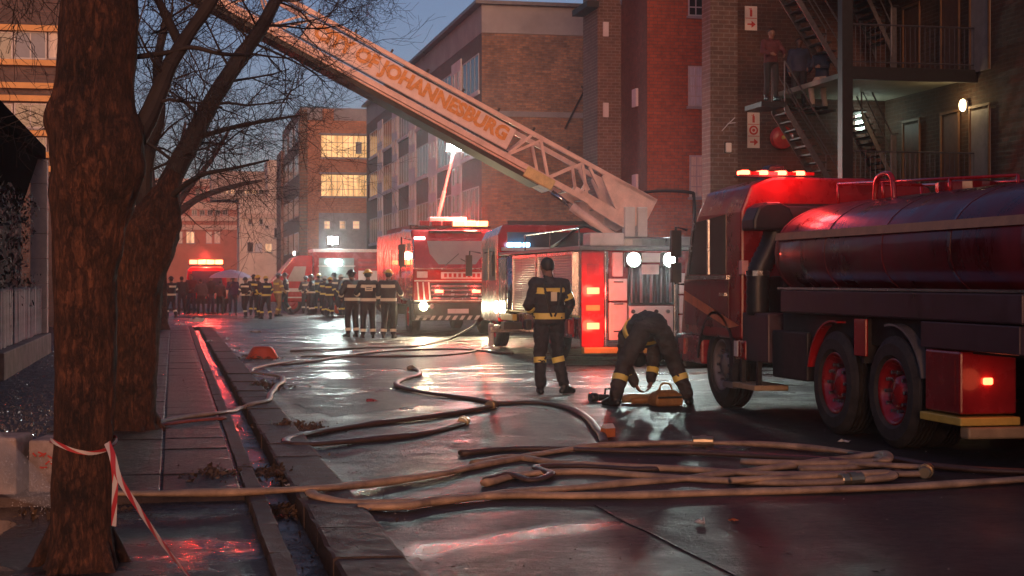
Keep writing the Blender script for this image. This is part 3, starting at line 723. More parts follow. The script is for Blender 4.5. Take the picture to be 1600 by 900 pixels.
while yy < yE - .45:
    o = bpy.data.objects.new('picket', random.choice(pk)); COL.objects.link(o); o.parent = fe; o.location = (.072, yy, random.uniform(0, .03)); o.rotation_euler = (random.uniform(-.03, .03), 0, 0); yy += random.choice((.17, .2, .26)) if random.random() > .12 else .5
# dark creeper hanging behind the pickets
mb = MB(); rs = random.Random(11)
for k in range(4200):
    y_ = rs.uniform(14, yE - .4); z_ = 0.7 + 2.5 * rs.random() ** .8; x_ = XS - .02 + rs.uniform(-.28, .04) + .12 * math.sin(y_ * 3.1 + z_ * 2.3)
    if mnoise.noise(Vector((y_ * .9, z_ * 1.3, 2))) < -.18: continue
    s_ = rs.uniform(.03, .085); q = Vector((x_, y_, z_)); d1 = Vector((rs.uniform(-.5, .5), rs.uniform(-1, 1), rs.uniform(-1, 1))).normalized(); d2 = d1.cross(Vector((1, rs.uniform(-.6, .6), rs.uniform(-.6, .6)))).normalized()
    mb._add([q - d1 * s_, q + d2 * s_ * .5, q + d1 * s_, q - d2 * s_ * .5], [(0, 1, 2, 3)])
tag(mb.build('creeper_foliage', mat('dead_creeper', (0.06, 0.05, 0.045), .7, var=.9, scale=3), fix=False), 'dark dried creeper hanging above the white pickets', 'creeper', kind='stuff')

# --- unseen building added behind the viewpoint to shade the right of the scene
cb_ = thing('added_shade_building', 'unseen brick building added behind the viewpoint to shade the right side', 'building', (0, 0, 0))
P_(MB().box(-.8, 26, -23, -15, 0, 15), 'wall', B_brown, cb_); P_(MB().box(-1.1, 26.3, -23.3, -14.7, 15.002, 15.3), 'roof', M_roof, cb_)
for i in range(6):
    for z in (1.2, 4.5, 7.8, 11.1): window_x(cb_, .8 + i * 4, 3.2 + i * 4, -15, z, z + 1.7, nx=2, face=1)

# ---------------------------------------------------------------- vehicles
M_red = mat('fire_red_paint', (0.42, 0.012, 0.014), 0.24, var=0.22, scale=3, coat=0.6, rvar=.08, bmp=.02, bscale=6)
M_redd = mat('dark_red_paint', (0.26, 0.012, 0.016), 0.26, var=0.3, scale=3, coat=0.5, rvar=.1)
M_white = mat('white_paint', (0.70, 0.66, 0.64), 0.35, var=0.12, scale=4, rvar=.1)
M_chr = mat('brushed_steel', (0.55, 0.54, 0.56), 0.22, 0.95, var=0.2, scale=5, rvar=.1, bmp=.03, bscale=8)
M_alu = mat('aluminium_slat', (0.48, 0.46, 0.46), 0.34, 0.85, var=0.2, scale=6, rvar=.1)
M_blk = mat('black_plastic', (0.018, 0.017, 0.018), 0.45, var=0.3, scale=9)
M_chas = mat('chassis_black', (0.025, 0.022, 0.021), 0.55, var=0.5, scale=7, bmp=.2)
M_tyre = mat('tyre_rubber', (0.04, 0.034, 0.03), 0.7, var=0.5, scale=9, bmp=.3, bscale=40)
M_tred = emit('tail_red', (1.0, 0.12, 0.045), 6); M_rhot = emit('beacon_red', (1.0, 0.09, 0.04), 12); M_amb = emit('beacon_amber', (1.0, 0.16, 0.05), 12)
M_work = emit('work_lamp', (0.80, 1.0, 0.93), 120); M_head = emit('head_lamp', (1.0, 0.86, 0.52), 60); M_blue = emit('beacon_blue', (0.25, 0.60, 1.0), 9); M_wht = emit('white_lamp', (1, 0.95, 0.9), 6)
M_yel = mat('yellow_reflective', (0.62, 0.44, 0.09), 0.45, var=.15); M_tray = mat('dull_maroon_panel', (.075, .045, .055), .42, .2, var=.4, scale=3, rvar=.15); M_tkr = mat('tanker_red', (0.24, 0.010, 0.012), 0.32, var=0.4, scale=2.5, coat=0.3, rvar=.15, bmp=.03, bscale=5); M_tank = mat('dull_tank_paint', (0.115, 0.010, 0.016), 0.36, var=0.6, scale=2.2, coat=0.25, rvar=.2, bmp=.06, bscale=4, stretch=(1, 1, .35)); M_grey = mat('grey_panel', (0.22, 0.20, 0.21), .4, .3, var=.2)
M_gls = mat('cab_glass', (0.05, 0.055, 0.058), 0.05, var=0.3, scale=2, spec=1.0); M_scr = mat('pale_windscreen', (0.34, 0.31, 0.29), 0.2, var=.15, scale=2, spec=1.0)  # windscreen glass has a pale base colour
M_bandc = mat('chevron_white', (.65, .6, .55), .4); M_ppink = mat('boom_paint', (0.84, 0.56, 0.48), 0.42, var=0.2, scale=4, rvar=.15); M_text = mat('boom_lettering', (0.74, 0.29, 0.07), .5, var=.28, scale=14)

def wheel(parent, x, y, z, r, w, outer, rimm=None, bolts=True):
    """x is the outer face; outer=-1 when the face looks to -X"""
    e = empty('wheel', parent, (x, y, z)); s_ = -outer
    pr = [(0.03 * s_, r * .60), (0.0, r * .66), (0.0, r * .86), (.03 * s_, r * .955), (.05 * s_, r)]
    pr += [(w * f * s_, r * (1 if k % 2 else .965)) for k, f in enumerate((.2, .21, .35, .36, .5, .51, .65, .66, .8, .81))]
    pr += [((w - .03) * s_, r * .96), (w * s_, r * .85), (w * s_, r * .6)]
    MB().lathe(pr, (0, 0, 0), 'X', 36).build('tyre', M_tyre, e, smooth=False)
    rim = MB().lathe([(.03 * s_, r * .60), (.02 * s_, r * .57), (.05 * s_, r * .53), (.12 * s_, r * .45), (.13 * s_, r * .30), (.06 * s_, r * .26), (.05 * s_, r * .14), (.03 * s_, .001)], (0, 0, 0), 'X', 28).build('rim', rimm or M_red, e, smooth=True)
    if bolts:
        mb = MB()
        for k in range(10):
            a = k * .6283; mb.lathe([(.04 * s_, .001), (.04 * s_, .018), (.1 * s_, .018)], (0, math.cos(a) * r * .36, math.sin(a) * r * .36), 'X', 6)
        mb.build('wheel_nut_ring', M_chr, rim)['kind'] = 'stuff'
    return e
def shutter(parent, x, y0, y1, z0, z1, m, h=.05):
    """roller shutter on a side face looking to -X; every slat a piece of its own"""
    fr = MB().box(x - .02, x + .04, y0 - .04, y0, z0 - .04, z1 + .04).box(x - .02, x + .04, y1, y1 + .04, z0 - .04, z1 + .04).box(x - .02, x + .04, y0, y1, z1, z1 + .06).build('shutter_frame', M_chr, parent)
    n_ = int((z1 - z0) / h); me = MB().prism([(0, 0, 0), (-.012, 0, h * .25), (-.012, 0, h * .7), (0, 0, h * .96)], (0, y1 - y0, 0)).mesh('slat'); me.materials.append(m)
    for i in range(n_):
        o = bpy.data.objects.new('slat', me); COL.objects.link(o); o.parent = fr; o.location = (x + .02, y0, z0 + i * h)
    MB().box(x + .021, x + .03, y0, y1, z0, z1).build('backing', M_blk, fr)
def text_mesh(name, s, m, parent, length, height, mtx, bold=.02):
    c = bpy.data.curves.new(name, 'FONT'); c.body = s; c.size = 1; c.offset = bold; c.extrude = .004; c.resolution_u = 3
    o = bpy.data.objects.new(name, c); COL.objects.link(o); bpy.context.view_layer.update()
    me = bpy.data.meshes.new_from_object(o.evaluated_get(bpy.context.evaluated_depsgraph_get())); bpy.data.objects.remove(o)
    xs = [v.co.x for v in me.vertices]; ys = [v.co.y for v in me.vertices]
    fx, fy = length / (max(xs) - min(xs)), height / (max(ys) - min(ys))
    for v in me.vertices: v.co = Vector(((v.co.x - min(xs)) * fx, (v.co.y - min(ys)) * fy, v.co.z))
    me.materials.clear(); me.materials.append(m); o = bpy.data.objects.new(name, me); COL.objects.link(o); o.parent = parent; o.matrix_local = mtx
    return o

# --- aerial ladder truck, rear towards us
at = thing('ladder_truck', 'ladder fire truck with lettered boom raised over the street', 'fire truck', (7.27, 27.0, 0))
MB().box(.5, 2.0, .25, 9.2, .52, .84).build('chassis', M_chas, at, bevel=.02)
for y_ in (2.35, 7.9):
    for xx, ou in ((.04, -1), (2.46, 1)): wheel(at, xx, y_, .5, .5, .3, ou)
MB().box(.03, 2.47, .06, 7.1, .86, 2.10).build('body', M_redd, at, bevel=.03)
MB().box(.06, 2.44, .3, 1.9, .46, .858).box(.06, 2.44, 2.95, 7.0, .46, .858).build('lower_body', M_redd, at, bevel=.02)
MB().box(-.02, 2.52, .02, 7.12, 2.103, 2.18).build('deck', M_grey, at, bevel=.015)
shutter(at, -.01, .55, 3.3, .92, 2.02, M_alu); shutter(at, -.01, 3.45, 5.6, .92, 2.02, M_alu)
MB().lathe([(.62, .02), (.62, .17), (2.08, .17), (2.08, .02)], (.12, 6.05, 0), 'Z', 16).build('steel_column', M_chr, at, smooth=True)
for k in range(5): MB().box(-.03, .03, 6.35 + k * .16, 6.45 + k * .16, .7, 2.05).build('steel_panel', M_chr, at, bevel=.02)
MB().box(-.02, .02, .55, 3.3, .5, .86).build('side_skirt', M_red, at, bevel=.01)
MB().box(-.03, -.021, .0, 7.1, .87, .905).build('gold_stripe', M_yel, at)
# cab at the far end
cab = MB().loft([[(0.0, 7.2, .6), (2.5, 7.2, .6), (2.5, 7.2, 2.6), (2.4, 7.2, 2.82), (.1, 7.2, 2.82), (0, 7.2, 2.6)], [(0, 9.2, .6), (2.5, 9.2, .6), (2.5, 9.2, 2.5), (2.4, 9.1, 2.72), (.1, 9.1, 2.72), (0, 9.2, 2.5)]]).build('cab', M_red, at, bevel=.04)
MB().box(-.012, -.002, 7.5, 8.2, 1.55, 2.3).box(-.012, -.002, 8.35, 9.0, 1.55, 2.3).build('side_window', M_gls, cab)
MB().box(.2, 2.3, 7.17, 7.197, 1.5 + .8, 2.65).build('rear_window', M_gls, cab)
MB().box(.3, 2.3, 7.6, 7.75, 2.84, 2.93).build('roof_board', M_blk, cab, bevel=.01)
for k, (xx, m_) in enumerate(((.25, M_blue), (.42, M_blue), (.62, M_wht))): MB().box(xx - .07, xx + .07, 7.0, 7.15, 2.36 - .05, 2.36 + .05).build('blue_beacon', m_ if k < 2 else M_blue, cab, bevel=.02)
MB().box(.05, 2.0, 6.98, 7.16, 2.22, 2.30).build('beacon_tray', M_white, cab, bevel=.01)
MB().tube([(-.05, 9.0, 2.2), (-.3, 9.1, 2.25), (-.32, 9.1, 1.7)], .02, 6).box(-.4, -.25, 9.05, 9.12, 1.65, 2.15).build('mirror', M_blk, cab)
# outrigger with foot
MB().box(-.55, .4, 5.5, 5.75, .42, .58).build('outrigger_beam', M_chr, at, bevel=.01)
MB().lathe([(.06, .001), (.06, .2), (.1, .2), (.12, .06), (.62, .06), (.62, .001)], (-.5, 5.62, 0), 'Z', 14).build('outrigger_jack', M_white, at)
MB().box(-.35, .05, 5.0, 5.3, .5, .66).build('outrigger_beam', M_chas, at, bevel=.01); MB().box(-.12, -.02, 5.2, 6.4, .68, .82).build('marker_board', M_yel, at, bevel=.01)
lamp('glint_light', (-.25, 6.9, .95), (1, .78, .4), 5, at, .08)
MB().sphere((-.12, 6.9, .95), (.05, .08, .14), 10, 8).build('headlamp_glint', M_head, at, smooth=True)  # added glow standing for the engine headlamp mirrored in the steel side
# rear face
for x0, x1, z0, z1, m_, nm in ((.0, .42, .34, 2.06, M_red, 'tail_column'), (.44, .50, .34, 2.08, M_chr, 'trim_post'), (.52, .86, 1.18, 1.58, M_white, 'locker'), (.52, .86, .46, 1.14, M_white, 'locker'), (.60, .78, 1.62, 2.06, M_white, 'post'),  # left tail column is red to stand for tail-lamp light on white
                               (.9, 1.74, .34, 1.08, M_white, 'pump_panel'), (1.76, 1.84, .34, 2.06, M_chr, 'trim_post'), (1.86, 2.2, 1.30, 1.68, M_white, 'locker'), (1.86, 2.2, .94, 1.27, M_white, 'locker'), (1.86, 2.2, .36, .91, M_white, 'locker'), (2.22, 2.5, .34, 2.06, M_white, 'tail_column')):
    MB().box(x0, x1, -.05, .058, z0, z1).build(nm, m_, at, bevel=.012)
MB().box(.02, 2.48, -.14, .05, .22, .33).build('rear_step', M_yel, at, bevel=.015)
MB().box(.9, 1.75, .0, .059, 1.1, 1.82).build('hose_bay', M_blk, at)
for k in range(9): MB().tube([(.95 + k * .093, -.03, 1.14), (.95 + k * .093 + random.uniform(-.012, .012), -.03, 1.78)], .03 if k % 3 else .018, 8).build('suction_hose', M_chas if k % 2 else M_grey, at, smooth=True)
for xx in (.21, 2.36):
    for z_, m_ in ((1.36, M_tred), (.72, M_tred)): MB().box(xx - .12, xx + .12, -.08, -.051, z_ - .06, z_ + .06).build('tail_lamp', m_, at, bevel=.015)
    MB().box(xx - .13, xx + .13, -.062, -.051, 1.0, 1.1).build('reflector', M_yel, at); MB().box(xx - .11, xx + .11, -.07, -.051, 1.55, 1.85).build('marker_lens', M_redd, at)
lamp('tail_glow', (.21, -.35, 1.36), (1, .06, .035), 24, at, .12); lamp('tail_glow', (.21, -.35, .72), (1, .07, .035), 24, at, .12)
for k in range(7):
    MB().lathe([(-.085, .001), (-.085, .035), (-.051, .04)], (.97 + (k % 4) * .22, 0, .98 if k < 4 else .78), 'Y', 10).build('gauge', M_chr if k % 2 else M_blk, at)
for k in range(3): MB().lathe([(-.14, .001), (-.14, .05), (-.11, .065), (-.051, .065)], (1.05 + k * .26, 0, .52), 'Y', 14).build('outlet', M_chr, at)
for z_ in (1.52, 1.12, .62):
    for x_ in (.69, 2.03): MB().box(x_ - .09, x_ + .09, -.065, -.051, z_ - .012, z_ + .012).build('handle', M_blk, at)
MB().box(1.13, 1.46, -.06, -.02, 1.66, 1.84).build('number_plate', M_white, at, bevel=.006); MB().box(1.1, 1.5, -.06, -.02, 1.88, 2.05).build('plate_lamp_bar', M_white, at)
for xx in (.95, 1.64):
    MB().box(xx - .16, xx + .16, -.16, -.02, 1.79, 2.06).build('work_lamp_housing', M_blk, at, bevel=.03); MB().lathe([(-.185, .001), (-.18, .09), (-.161, .125), (-.155, .125)], (xx, 0, 1.925), 'Y', 18).build('work_lamp_lens', M_work, at, smooth=True)
    lamp('work_light', (xx, -.22, 1.93), (.80, 1.0, .93), 200, at, .09, 125, (xx, -6, 0.1), .6)
for k in range(5): MB().tube([(2.24, -.09, .5 + k * .3), (2.48, -.09, .5 + k * .3)], .014, 6).build('step_rung', M_chr, at)
for x_ in (2.24, 2.48): MB().tube([(x_, -.09, .4), (x_, -.09, 1.9)], .016, 6).build('ladder_rail', M_chr, at)
for k in range(4): MB().box(.93 + k * .2, 1.07 + k * .2, -.07, -.051, .40, .46).build('label_plate', M_yel if k % 2 else M_redd, at)
MB().box(.2, .85, .1, .6, 2.183, 2.42).build('deck_locker', M_white, at, bevel=.02); MB().box(1.75, 2.4, .15, .9, 2.183, 2.36).build('deck_locker', M_alu, at, bevel=.02)
for k in range(3): MB().tube([(.02, .2 + k * 2.2, 2.18), (.02, .2 + k * 2.2, 2.5)], .016, 6).build('deck_post', M_chr, at)
MB().tube([(.02, .2, 2.5), (.02, 4.6, 2.5)], .016, 6).build('deck_rail', M_chr, at)
# turntable
tt = MB().lathe([(2.19, .001), (2.19, .8), (2.32, .8), (2.36, .7), (2.36, .001)], (1.25, 1.1, 0), 'Z', 28).build('turntable', M_grey, at, smooth=False)
for x0, x1 in ((1.06, 1.26), (1.31, 1.50)): MB().box(x0, x1, .75, .95, 2.37, 2.93).build('upright', M_white, tt, bevel=.015)
MB().tube(smoothline([(.7, .4, 2.3), (.2, .5, 2.55), (-.05, 1.2, 2.3), (.0, 2.2, 2.2)]), .03, 6).build('loose_cable', M_blk, tt)
# the boom, built in its own frame: s along, n up, w across
pB, pT = W(1003, 334, 29.0), W(500, 58, 28.0)
s_ax = (pT - pB).normalized(); w_ax = s_ax.cross(Vector((0, 0, 1))).normalized(); n_ax = w_ax.cross(s_ax).normalized()
if (w_ax.y) < 0: w_ax = -w_ax
bm_ = empty('ladder_boom', at); bm_.matrix_local = Matrix.Translation(pB - Vector((7.27, 27.0, 0))) @ Matrix((s_ax, w_ax, n_ax)).transposed().to_4x4()
LB = 12.5
MB().box(-.15, LB, 0, .07, .30, .385).build('top_chord', M_ppink, bm_, bevel=.012); MB().box(-.15, LB, .85, .92, .30, .385).build('top_chord', M_ppink, bm_)
MB().box(1.0, LB, -.02, .07, -.33, -.22).build('bottom_chord', M_ppink, bm_, bevel=.012); MB().box(1.0, LB, .85, .92, -.33, -.22).build('bottom_chord', M_ppink, bm_)
MB().box(2.1, LB, .03, .89, -.375, -.335).build('inner_rail', M_ppink, bm_, bevel=.01); MB().box(2.0, LB, .06, .86, -.46, -.378).build('inner_section', M_chas, bm_)
MB().box(1.75, 2.35, -.04, .8, -.45, -.24).build('guide_block', mat('lamplit_yellow', (.75, .55, .25), .4), bm_, bevel=.02)  # yellow base colour stands for lamplight on the section end
MB().box(2.85, 7.15, .0, .05, -.17, .25).build('name_panel', mat('name_panel', (.86, .62, .56), .45, var=.14, scale=5), bm_, bevel=.01)
for z_ in (.268, -.195): MB().box(2.8, LB, -.012, .0, z_ - .012, z_ + .012).build('dark_line', M_chas, bm_)
for k in range(11): MB().box(1.8 + k * .75, 1.84 + k * .75, -.02, .02, .387, .45).build('lug', M_chas, bm_)
mt = Matrix.Translation((6.98, -.012, -.135)) @ Matrix(((-1, 0, 0), (0, 0, -1), (0, 1, 0))).to_4x4()
text_mesh('lettering', 'CITY OF JOHANNESBURG', M_text, bm_, 4.02, .36, mt, .05)
for sgn, w0 in ((0, .0), (1, .85)):
    zz = [(1.05, -.26, 1.45, .30), (1.45, .30, 1.9, -.26), (1.9, -.26, 2.35, .3), (2.35, .3, 2.8, -.26), (1.22, -.26, 1.22, .0), (2.8, -.26, 2.55, .3), (.95, .05, 1.3, .3)]
    for a, b_, c, d_ in zz: MB().bar((a, w0 + .035, b_), (c, w0 + .035, d_), .05, .07, (0, 1, 0)).build('brace', M_ppink, bm_)
    # solid root plate with an open triangular eye
    MB().prism([(-.15, w0, .385), (-.15, w0, -.05), (.1, w0, -.40), (.42, w0, -.40), (.42, w0, .385)], (0, .06, 0)).build('root_plate', M_ppink, bm_, bevel=.01)
    MB().prism([(.42, w0, -.40), (.9, w0, -.37), (1.35, w0, -.24), (1.35, w0, -.14), (.42, w0, -.16)], (0, .06, 0)).build('root_plate', M_ppink, bm_, bevel=.01)
    MB().prism([(.42, w0, .385), (.42, w0, -.16), (.5, w0, -.16), (1.0, w0, .24), (1.0, w0, .30)], (0, .06, 0)).build('root_plate', M_ppink, bm_, bevel=.01)
    for k in range(10): MB().bar((7.2 + k * .5, w0 + .035, -.22 if k % 2 else .3), (7.7 + k * .5, w0 + .035, .3 if k % 2 else -.22), .04, .05, (0, 1, 0)).build('brace', M_ppink, bm_)
rg = MB().tube([(0, .07, 0), (0, .86, 0)], .022, 6).mesh('rung'); rg.materials.append(M_alu)
for k in range(34):
    o = bpy.data.objects.new('rung', rg); COL.objects.link(o); o.parent = bm_; o.location = (.4 + k * .35, 0, -.28)
c0, c1 = W(972, 380, 28.8) - Vector((7.27, 27, 0)), W(862, 300, 28.8) - Vector((7.27, 27, 0)); cm = c0.lerp(c1, .72)
ram = MB().tube([c0, cm], .085, 14).build('lift_ram', M_ppink, at, smooth=True); MB().tube([cm, c1], .045, 12).build('ram_rod', M_chr, ram, smooth=True)

# --- fire engine facing us
fe_ = thing('fire_engine', 'red fire engine facing us with one headlamp glaring and light mast up', 'fire truck', (6.6, 42.5, 0))
MB().box(.4, 2.1, .8, 7.8, .5, .8).build('chassis', M_chas, fe_)
for y_ in (1.35, 5.9):
    for xx, ou in ((.04, -1), (2.46, 1)): wheel(fe_, xx, y_, .52, .52, .32, ou)
ec = MB().prism([(0, .12, .95), (0, .02, 1.85), (0, .25, 2.75), (0, .42, 2.98), (0, 2.4, 3.06), (0, 2.4, .95)], (2.5, 0, 0)).build('cab', M_red, fe_, bevel=.07, seg=3)
MB().box(.02, 2.48, 2.45, 7.9, .85, 3.0).build('body', M_redd, fe_, bevel=.04)
sc_pts = [(.42, 2.66), (2.08, 2.66), (2.02, 2.3), (1.78, 2.0), (.72, 2.0), (.48, 2.3)]
MB().prism([(x, .02 + (z - 1.85) * .256 - .012, z) for x, z in sc_pts], (0, -.01, 0)).build('windscreen', M_scr, ec)
MB().tube([(.9, .0, 1.96), (1.3, .06, 2.3)], .012, 5).tube([(1.7, .0, 1.96), (1.35, .03, 2.16)], .012, 5).build('wiper', M_blk, ec)
for k in range(4): MB().box(.5, 2.0, -.05, .1, 1.0 + k * .12, 1.06 + k * .12).build('grille_bar', M_chr, ec, bevel=.01)
MB().box(.46, 2.04, -.015, .1, .98, 1.48).build('grille', M_blk, ec, bevel=.01)
MB().box(.78, 2.1, -.06, .0, 1.60, 1.78).build('name_board', M_white, ec, bevel=.008)
for k in range(9): MB().box(.86 + k * .135, .94 + k * .135, -.068, -.061, 1.635, 1.745).build('board_mark', M_red, ec)
MB().box(.0, 2.5, -.04, .05, 1.86, 1.9).build('chrome_strip', M_chr, ec)
for k in range(6): MB().prism([(.05 + k * .08, -.03, 1.0), (.09 + k * .08, -.03, 1.0), (.05 + k * .08, -.03, 1.5), (.01 + k * .08, -.03, 1.5)], (0, .02, 0)).build('chevron', M_bandc if k % 2 else M_red, ec)
MB().loft([[(-.02, -.12, .42), (2.52, -.12, .42), (2.52, -.12, .92), (-.02, -.12, .92)], [(-.02, .3, .42), (2.52, .3, .42), (2.52, .3, .92), (-.02, .3, .92)]]).build('bumper', M_chas, fe_, bevel=.04)
for xx in (.27, 2.23):
    MB().lathe([(-.16, .001), (-.16, .10), (-.10, .125), (-.05, .125)], (xx, 0, .82), 'Y', 18).build('headlamp', M_head, fe_)
    lamp('headlight', (xx, -.25, .82), (1, .84, .5), 320, fe_, .08, 110, (xx, -12, .0), .7)
    MB().box(xx - .2, xx + .2, -.13, -.121, .5, .58).build('fog_lamp', M_grey, fe_)
for xx, s__ in ((-.04, -1), (2.54, 1)): MB().tube([(xx, .3, 2.7), (xx + s__ * .28, .1, 2.75), (xx + s__ * .3, .05, 1.9)], .025, 6).box(min(xx + s__ * .2, xx + s__ * .38), max(xx + s__ * .2, xx + s__ * .38), .0, .1, 1.95, 2.55).build('mirror', M_blk, fe_)
MB().box(-.012, -.002, .55, 1.15, 1.75, 2.6).box(-.012, -.002, 1.4, 2.2, 1.75, 2.6).build('side_window', M_gls, ec)
MB().box(.5, 2.0, .28, .45, 2.88, 2.95).build('sun_visor', M_blk, ec)
for xx in (.72, 1.78):
    MB().box(xx - .12, xx + .12, -.07, -.051, 1.2, 1.28).build('added_flasher', M_rhot, ec, bevel=.01); lamp('flasher_glow', (xx, -.3, 1.3), (1, .06, .04), 9, fe_, .06)  # red flashers added to throw a red glare over the engine front
MB().box(.95, 1.55, -.135, -.121, .62, .75).build('number_plate', M_white, fe_)
for k in range(12): MB().prism([(.02 + k * .21, -.13, .44), (.12 + k * .21, -.13, .44), (.2 + k * .21, -.13, .56), (.1 + k * .21, -.13, .56)], (0, .008, 0)).build('bumper_chevron', M_bandc, fe_)
for xx in (.5, 2.0): MB().lathe([(-.15, .001), (-.15, .07), (-.10, .09), (-.05, .09)], (xx, 0, .82), 'Y', 16).build('fog_lamp', M_chr, fe_)
for z_ in (.96, 1.52): MB().box(.02, 2.48, -.046, -.031, z_, z_ + .035).build('reflective_strip', M_bandc, ec)
MB().box(.1, .4, -.03, .02, 1.62, 1.8).build('white_badge', M_white, ec, bevel=.01); MB().box(2.15, 2.42, -.03, .02, 1.62, 1.8).build('white_badge', M_white, ec, bevel=.01)
for xx in (.02, 2.48): MB().tube([(xx, .04, 1.9), (xx, .14, 2.7)], .02, 6).build('grab_rail', M_chr, ec)
lbm = MB().box(.15, 2.35, .7, 1.1, 3.05, 3.1).build('light_bar_base', M_blk, ec)
for k in range(6): MB().box(.3 + k * .34, .58 + k * .34, .72, 1.08, 3.103, 3.25).build('beacon', M_amb if k in (3, 4, 5) else M_redd, lbm, bevel=.02)
MB().box(.65, 1.75, 1.2, 1.6, 3.06, 3.38).build('roof_box', M_white, ec, bevel=.03); MB().box(.06, .36, .2, .3, 2.70, 2.77).build('marker_lamp', M_wht, ec)
lamp('beacon_glow', (1.85, .9, 3.42), (1, .055, .035), 1000, fe_, .2)
m0, m1 = Vector((.98, 2.2, 3.02)), W(709, 236, 44.6) - Vector((6.6, 42.5, 0))
ma = MB().tube([m0, m0.lerp(m1, .5)], .06, 8).tube([m0.lerp(m1, .5), m1], .042, 8).build('light_mast', M_white, fe_)
MB().box(m1.x - .2, m1.x + .2, m1.y - .12, m1.y - .04, m1.z, m1.z + .2).build('mast_lamp', M_work, ma); MB().box(m1.x - .22, m1.x + .22, m1.y - .035, m1.y + .1, m1.z - .02, m1.z + .22).build('lamp_housing', M_grey, ma)
lamp('mast_light', (m1.x, m1.y - .3, m1.z + .1), (.78, 1, .92), 700, fe_, .12, 150, (m1.x, m1.y - 8, 0), .6)
for k in range(3): MB().box(-.012, .02, 2.6 + k * 1.75, 4.2 + k * 1.75, 1.0, 2.5).build('side_locker', M_redd, fe_, bevel=.01)
MB().box(.3, 2.2, 2.6, 7.6, 3.003, 3.2).build('roof_tray', M_chas, fe_, bevel=.02)

# --- rescue truck standing across the crossing
rx = at_wall(416, 430, 72).x
rt = thing('rescue_truck', 'red rescue truck parked crosswise with its lit side locker open', 'fire truck', (rx, 72.0, 0))
MB().box(.5, 7.2, .3, 1.9, .5, .75).build('chassis', M_chas, rt)
prof = [(0, .55), (0, 1.2), (.25, 1.45), (1.25, 2.62), (1.55, 2.72), (2.15, 2.72), (2.15, .55)]
rc = MB().prism([(x, 0, z) for x, z in prof], (0, 2.2, 0)).build('cab', M_red, rt, bevel=.05)
MB().prism([(.95, -.01, 1.5), (1.75, -.01, 1.5), (1.85, -.01, 2.2), (1.3, -.01, 2.2)], (0, .008, 0)).build('side_window', mat('pale_cab_glass', (.42, .40, .38), .2, var=.1), rc)  # plain pale glass in the cab side
MB().box(.7, 1.95, -.012, -.002, 1.02, 1.18).box(.5, 2.0, -.012, -.002, .72, .78).build('white_stripe', M_white, rc)
MB().prism([(.28, -.01, 1.50), (1.22, -.01, 2.58), (1.30, -.01, 2.58), (.36, -.01, 1.50)], (0, .008, 0)).build('pillar_trim', M_chr, rc)
MB().tube([(1.3, .1, 2.72), (1.3, .1, 2.9)], .05, 8).build('roof_marker', M_wht, rc)
bx_ = MB().box(2.2, 7.3, .03, 2.2, .6, 2.88).build('box_body', M_redd, rt, bevel=.03); MB().box(2.15, 7.35, -.02, 2.25, 2.883, 3.02).build('roof_edge', M_white, bx_, bevel=.02)
MB().box(2.45, 4.1, .0, .028, 1.0, 2.6).build('open_locker', mat('locker_grey', (.16, .20, .20), .5, .2), bx_); MB().box(2.4, 4.15, -.03, .0, 2.2, 2.24).box(2.4, 4.15, -.03, .0, 1.6, 1.64).build('locker_shelf', M_alu, bx_)
MB().box(2.8, 3.5, -.04, -.031, 2.36, 2.48).box(3.4, 3.5, -.04, -.031, 2.26, 2.36).build('locker_lamp', M_work, bx_)
MB().box(4.3, 7.2, .0, .028, 1.0, 2.0).build('pale_panel', M_white, bx_)
for k in range(3): MB().box(4.3, 7.2, .001, .027, 2.0 + k * .22, 2.12 + k * .22).build('body_rib', M_red, bx_)
for xx in (1.2, 5.6):
    e = wheel(rt, 0, 0, 0, .46, .28, -1); e.location = (xx, .05, .46); e.rotation_euler = (0, 0, R(90))
sp_ = W(523, 375, 71.5) - Vector((rx, 72, 0))
MB().box(sp_.x - .22, sp_.x + .22, .2, .32, sp_.z - .16, sp_.z + .16).build('scene_lamp', M_work, rt); MB().tube([(sp_.x, .3, 3.02), (sp_.x, .3, sp_.z)], .05, 8).build('lamp_mast', M_chas, rt)
MB().box(sp_.x - .24, sp_.x + .24, .325, .42, sp_.z - .18, sp_.z + .18).build('lamp_housing', M_chas, rt)
lamp('scene_light', (sp_.x, .0, sp_.z), (.8, 1, .95), 900, rt, .15, 150, (sp_.x, -8, 0), .6); lamp('locker_light', (3.2, -.5, 2.1), (.8, 1, .95), 30, rt, .15)

# --- van with flashing bar behind the crowd
vx = at_wall(290, 440, 75).x
vn = thing('emergency_van', 'red van with bright flashing bar behind the crowd', 'van', (vx, 75.0, 0))
MB().loft([[(0, 0, .5), (2, 0, .5), (2, 0, 1.15), (1.9, .9, 2.05), (1.75, 1.1, 2.2), (.25, 1.1, 2.2), (.1, .9, 2.05), (0, 0, 1.15)], [(0, 4.6, .5), (2, 4.6, .5), (2, 4.6, 1.15), (1.95, 4.6, 2.0), (1.75, 4.6, 2.25), (.25, 4.6, 2.25), (.05, 4.6, 2.0), (0, 4.6, 1.15)]]).build('body', M_red, vn, bevel=.05)
MB().prism([(.22, .10, 1.2), (1.78, .10, 1.2), (1.68, .83, 2.0), (.32, .83, 2.0)], (0, -.02, .01)).build('windscreen', M_gls, vn)
MB().box(-.03, 2.03, -.12, .1, .42, .68).build('bumper', M_chas, vn, bevel=.03)
for xx in (.25, 1.75): MB().lathe([(-.04, .001), (-.04, .1), (.02, .12)], (xx, 0, .9), 'Y', 14).build('headlamp', M_grey, vn)
for yy in (1.0, 3.7):
    for xx, ou in ((.02, -1), (1.98, 1)): wheel(vn, xx, yy, .36, .36, .22, ou, M_grey, False)
vb_ = MB().box(.15, 1.85, 1.3, 1.6, 2.28, 2.34).build('light_bar_base', M_blk, vn)
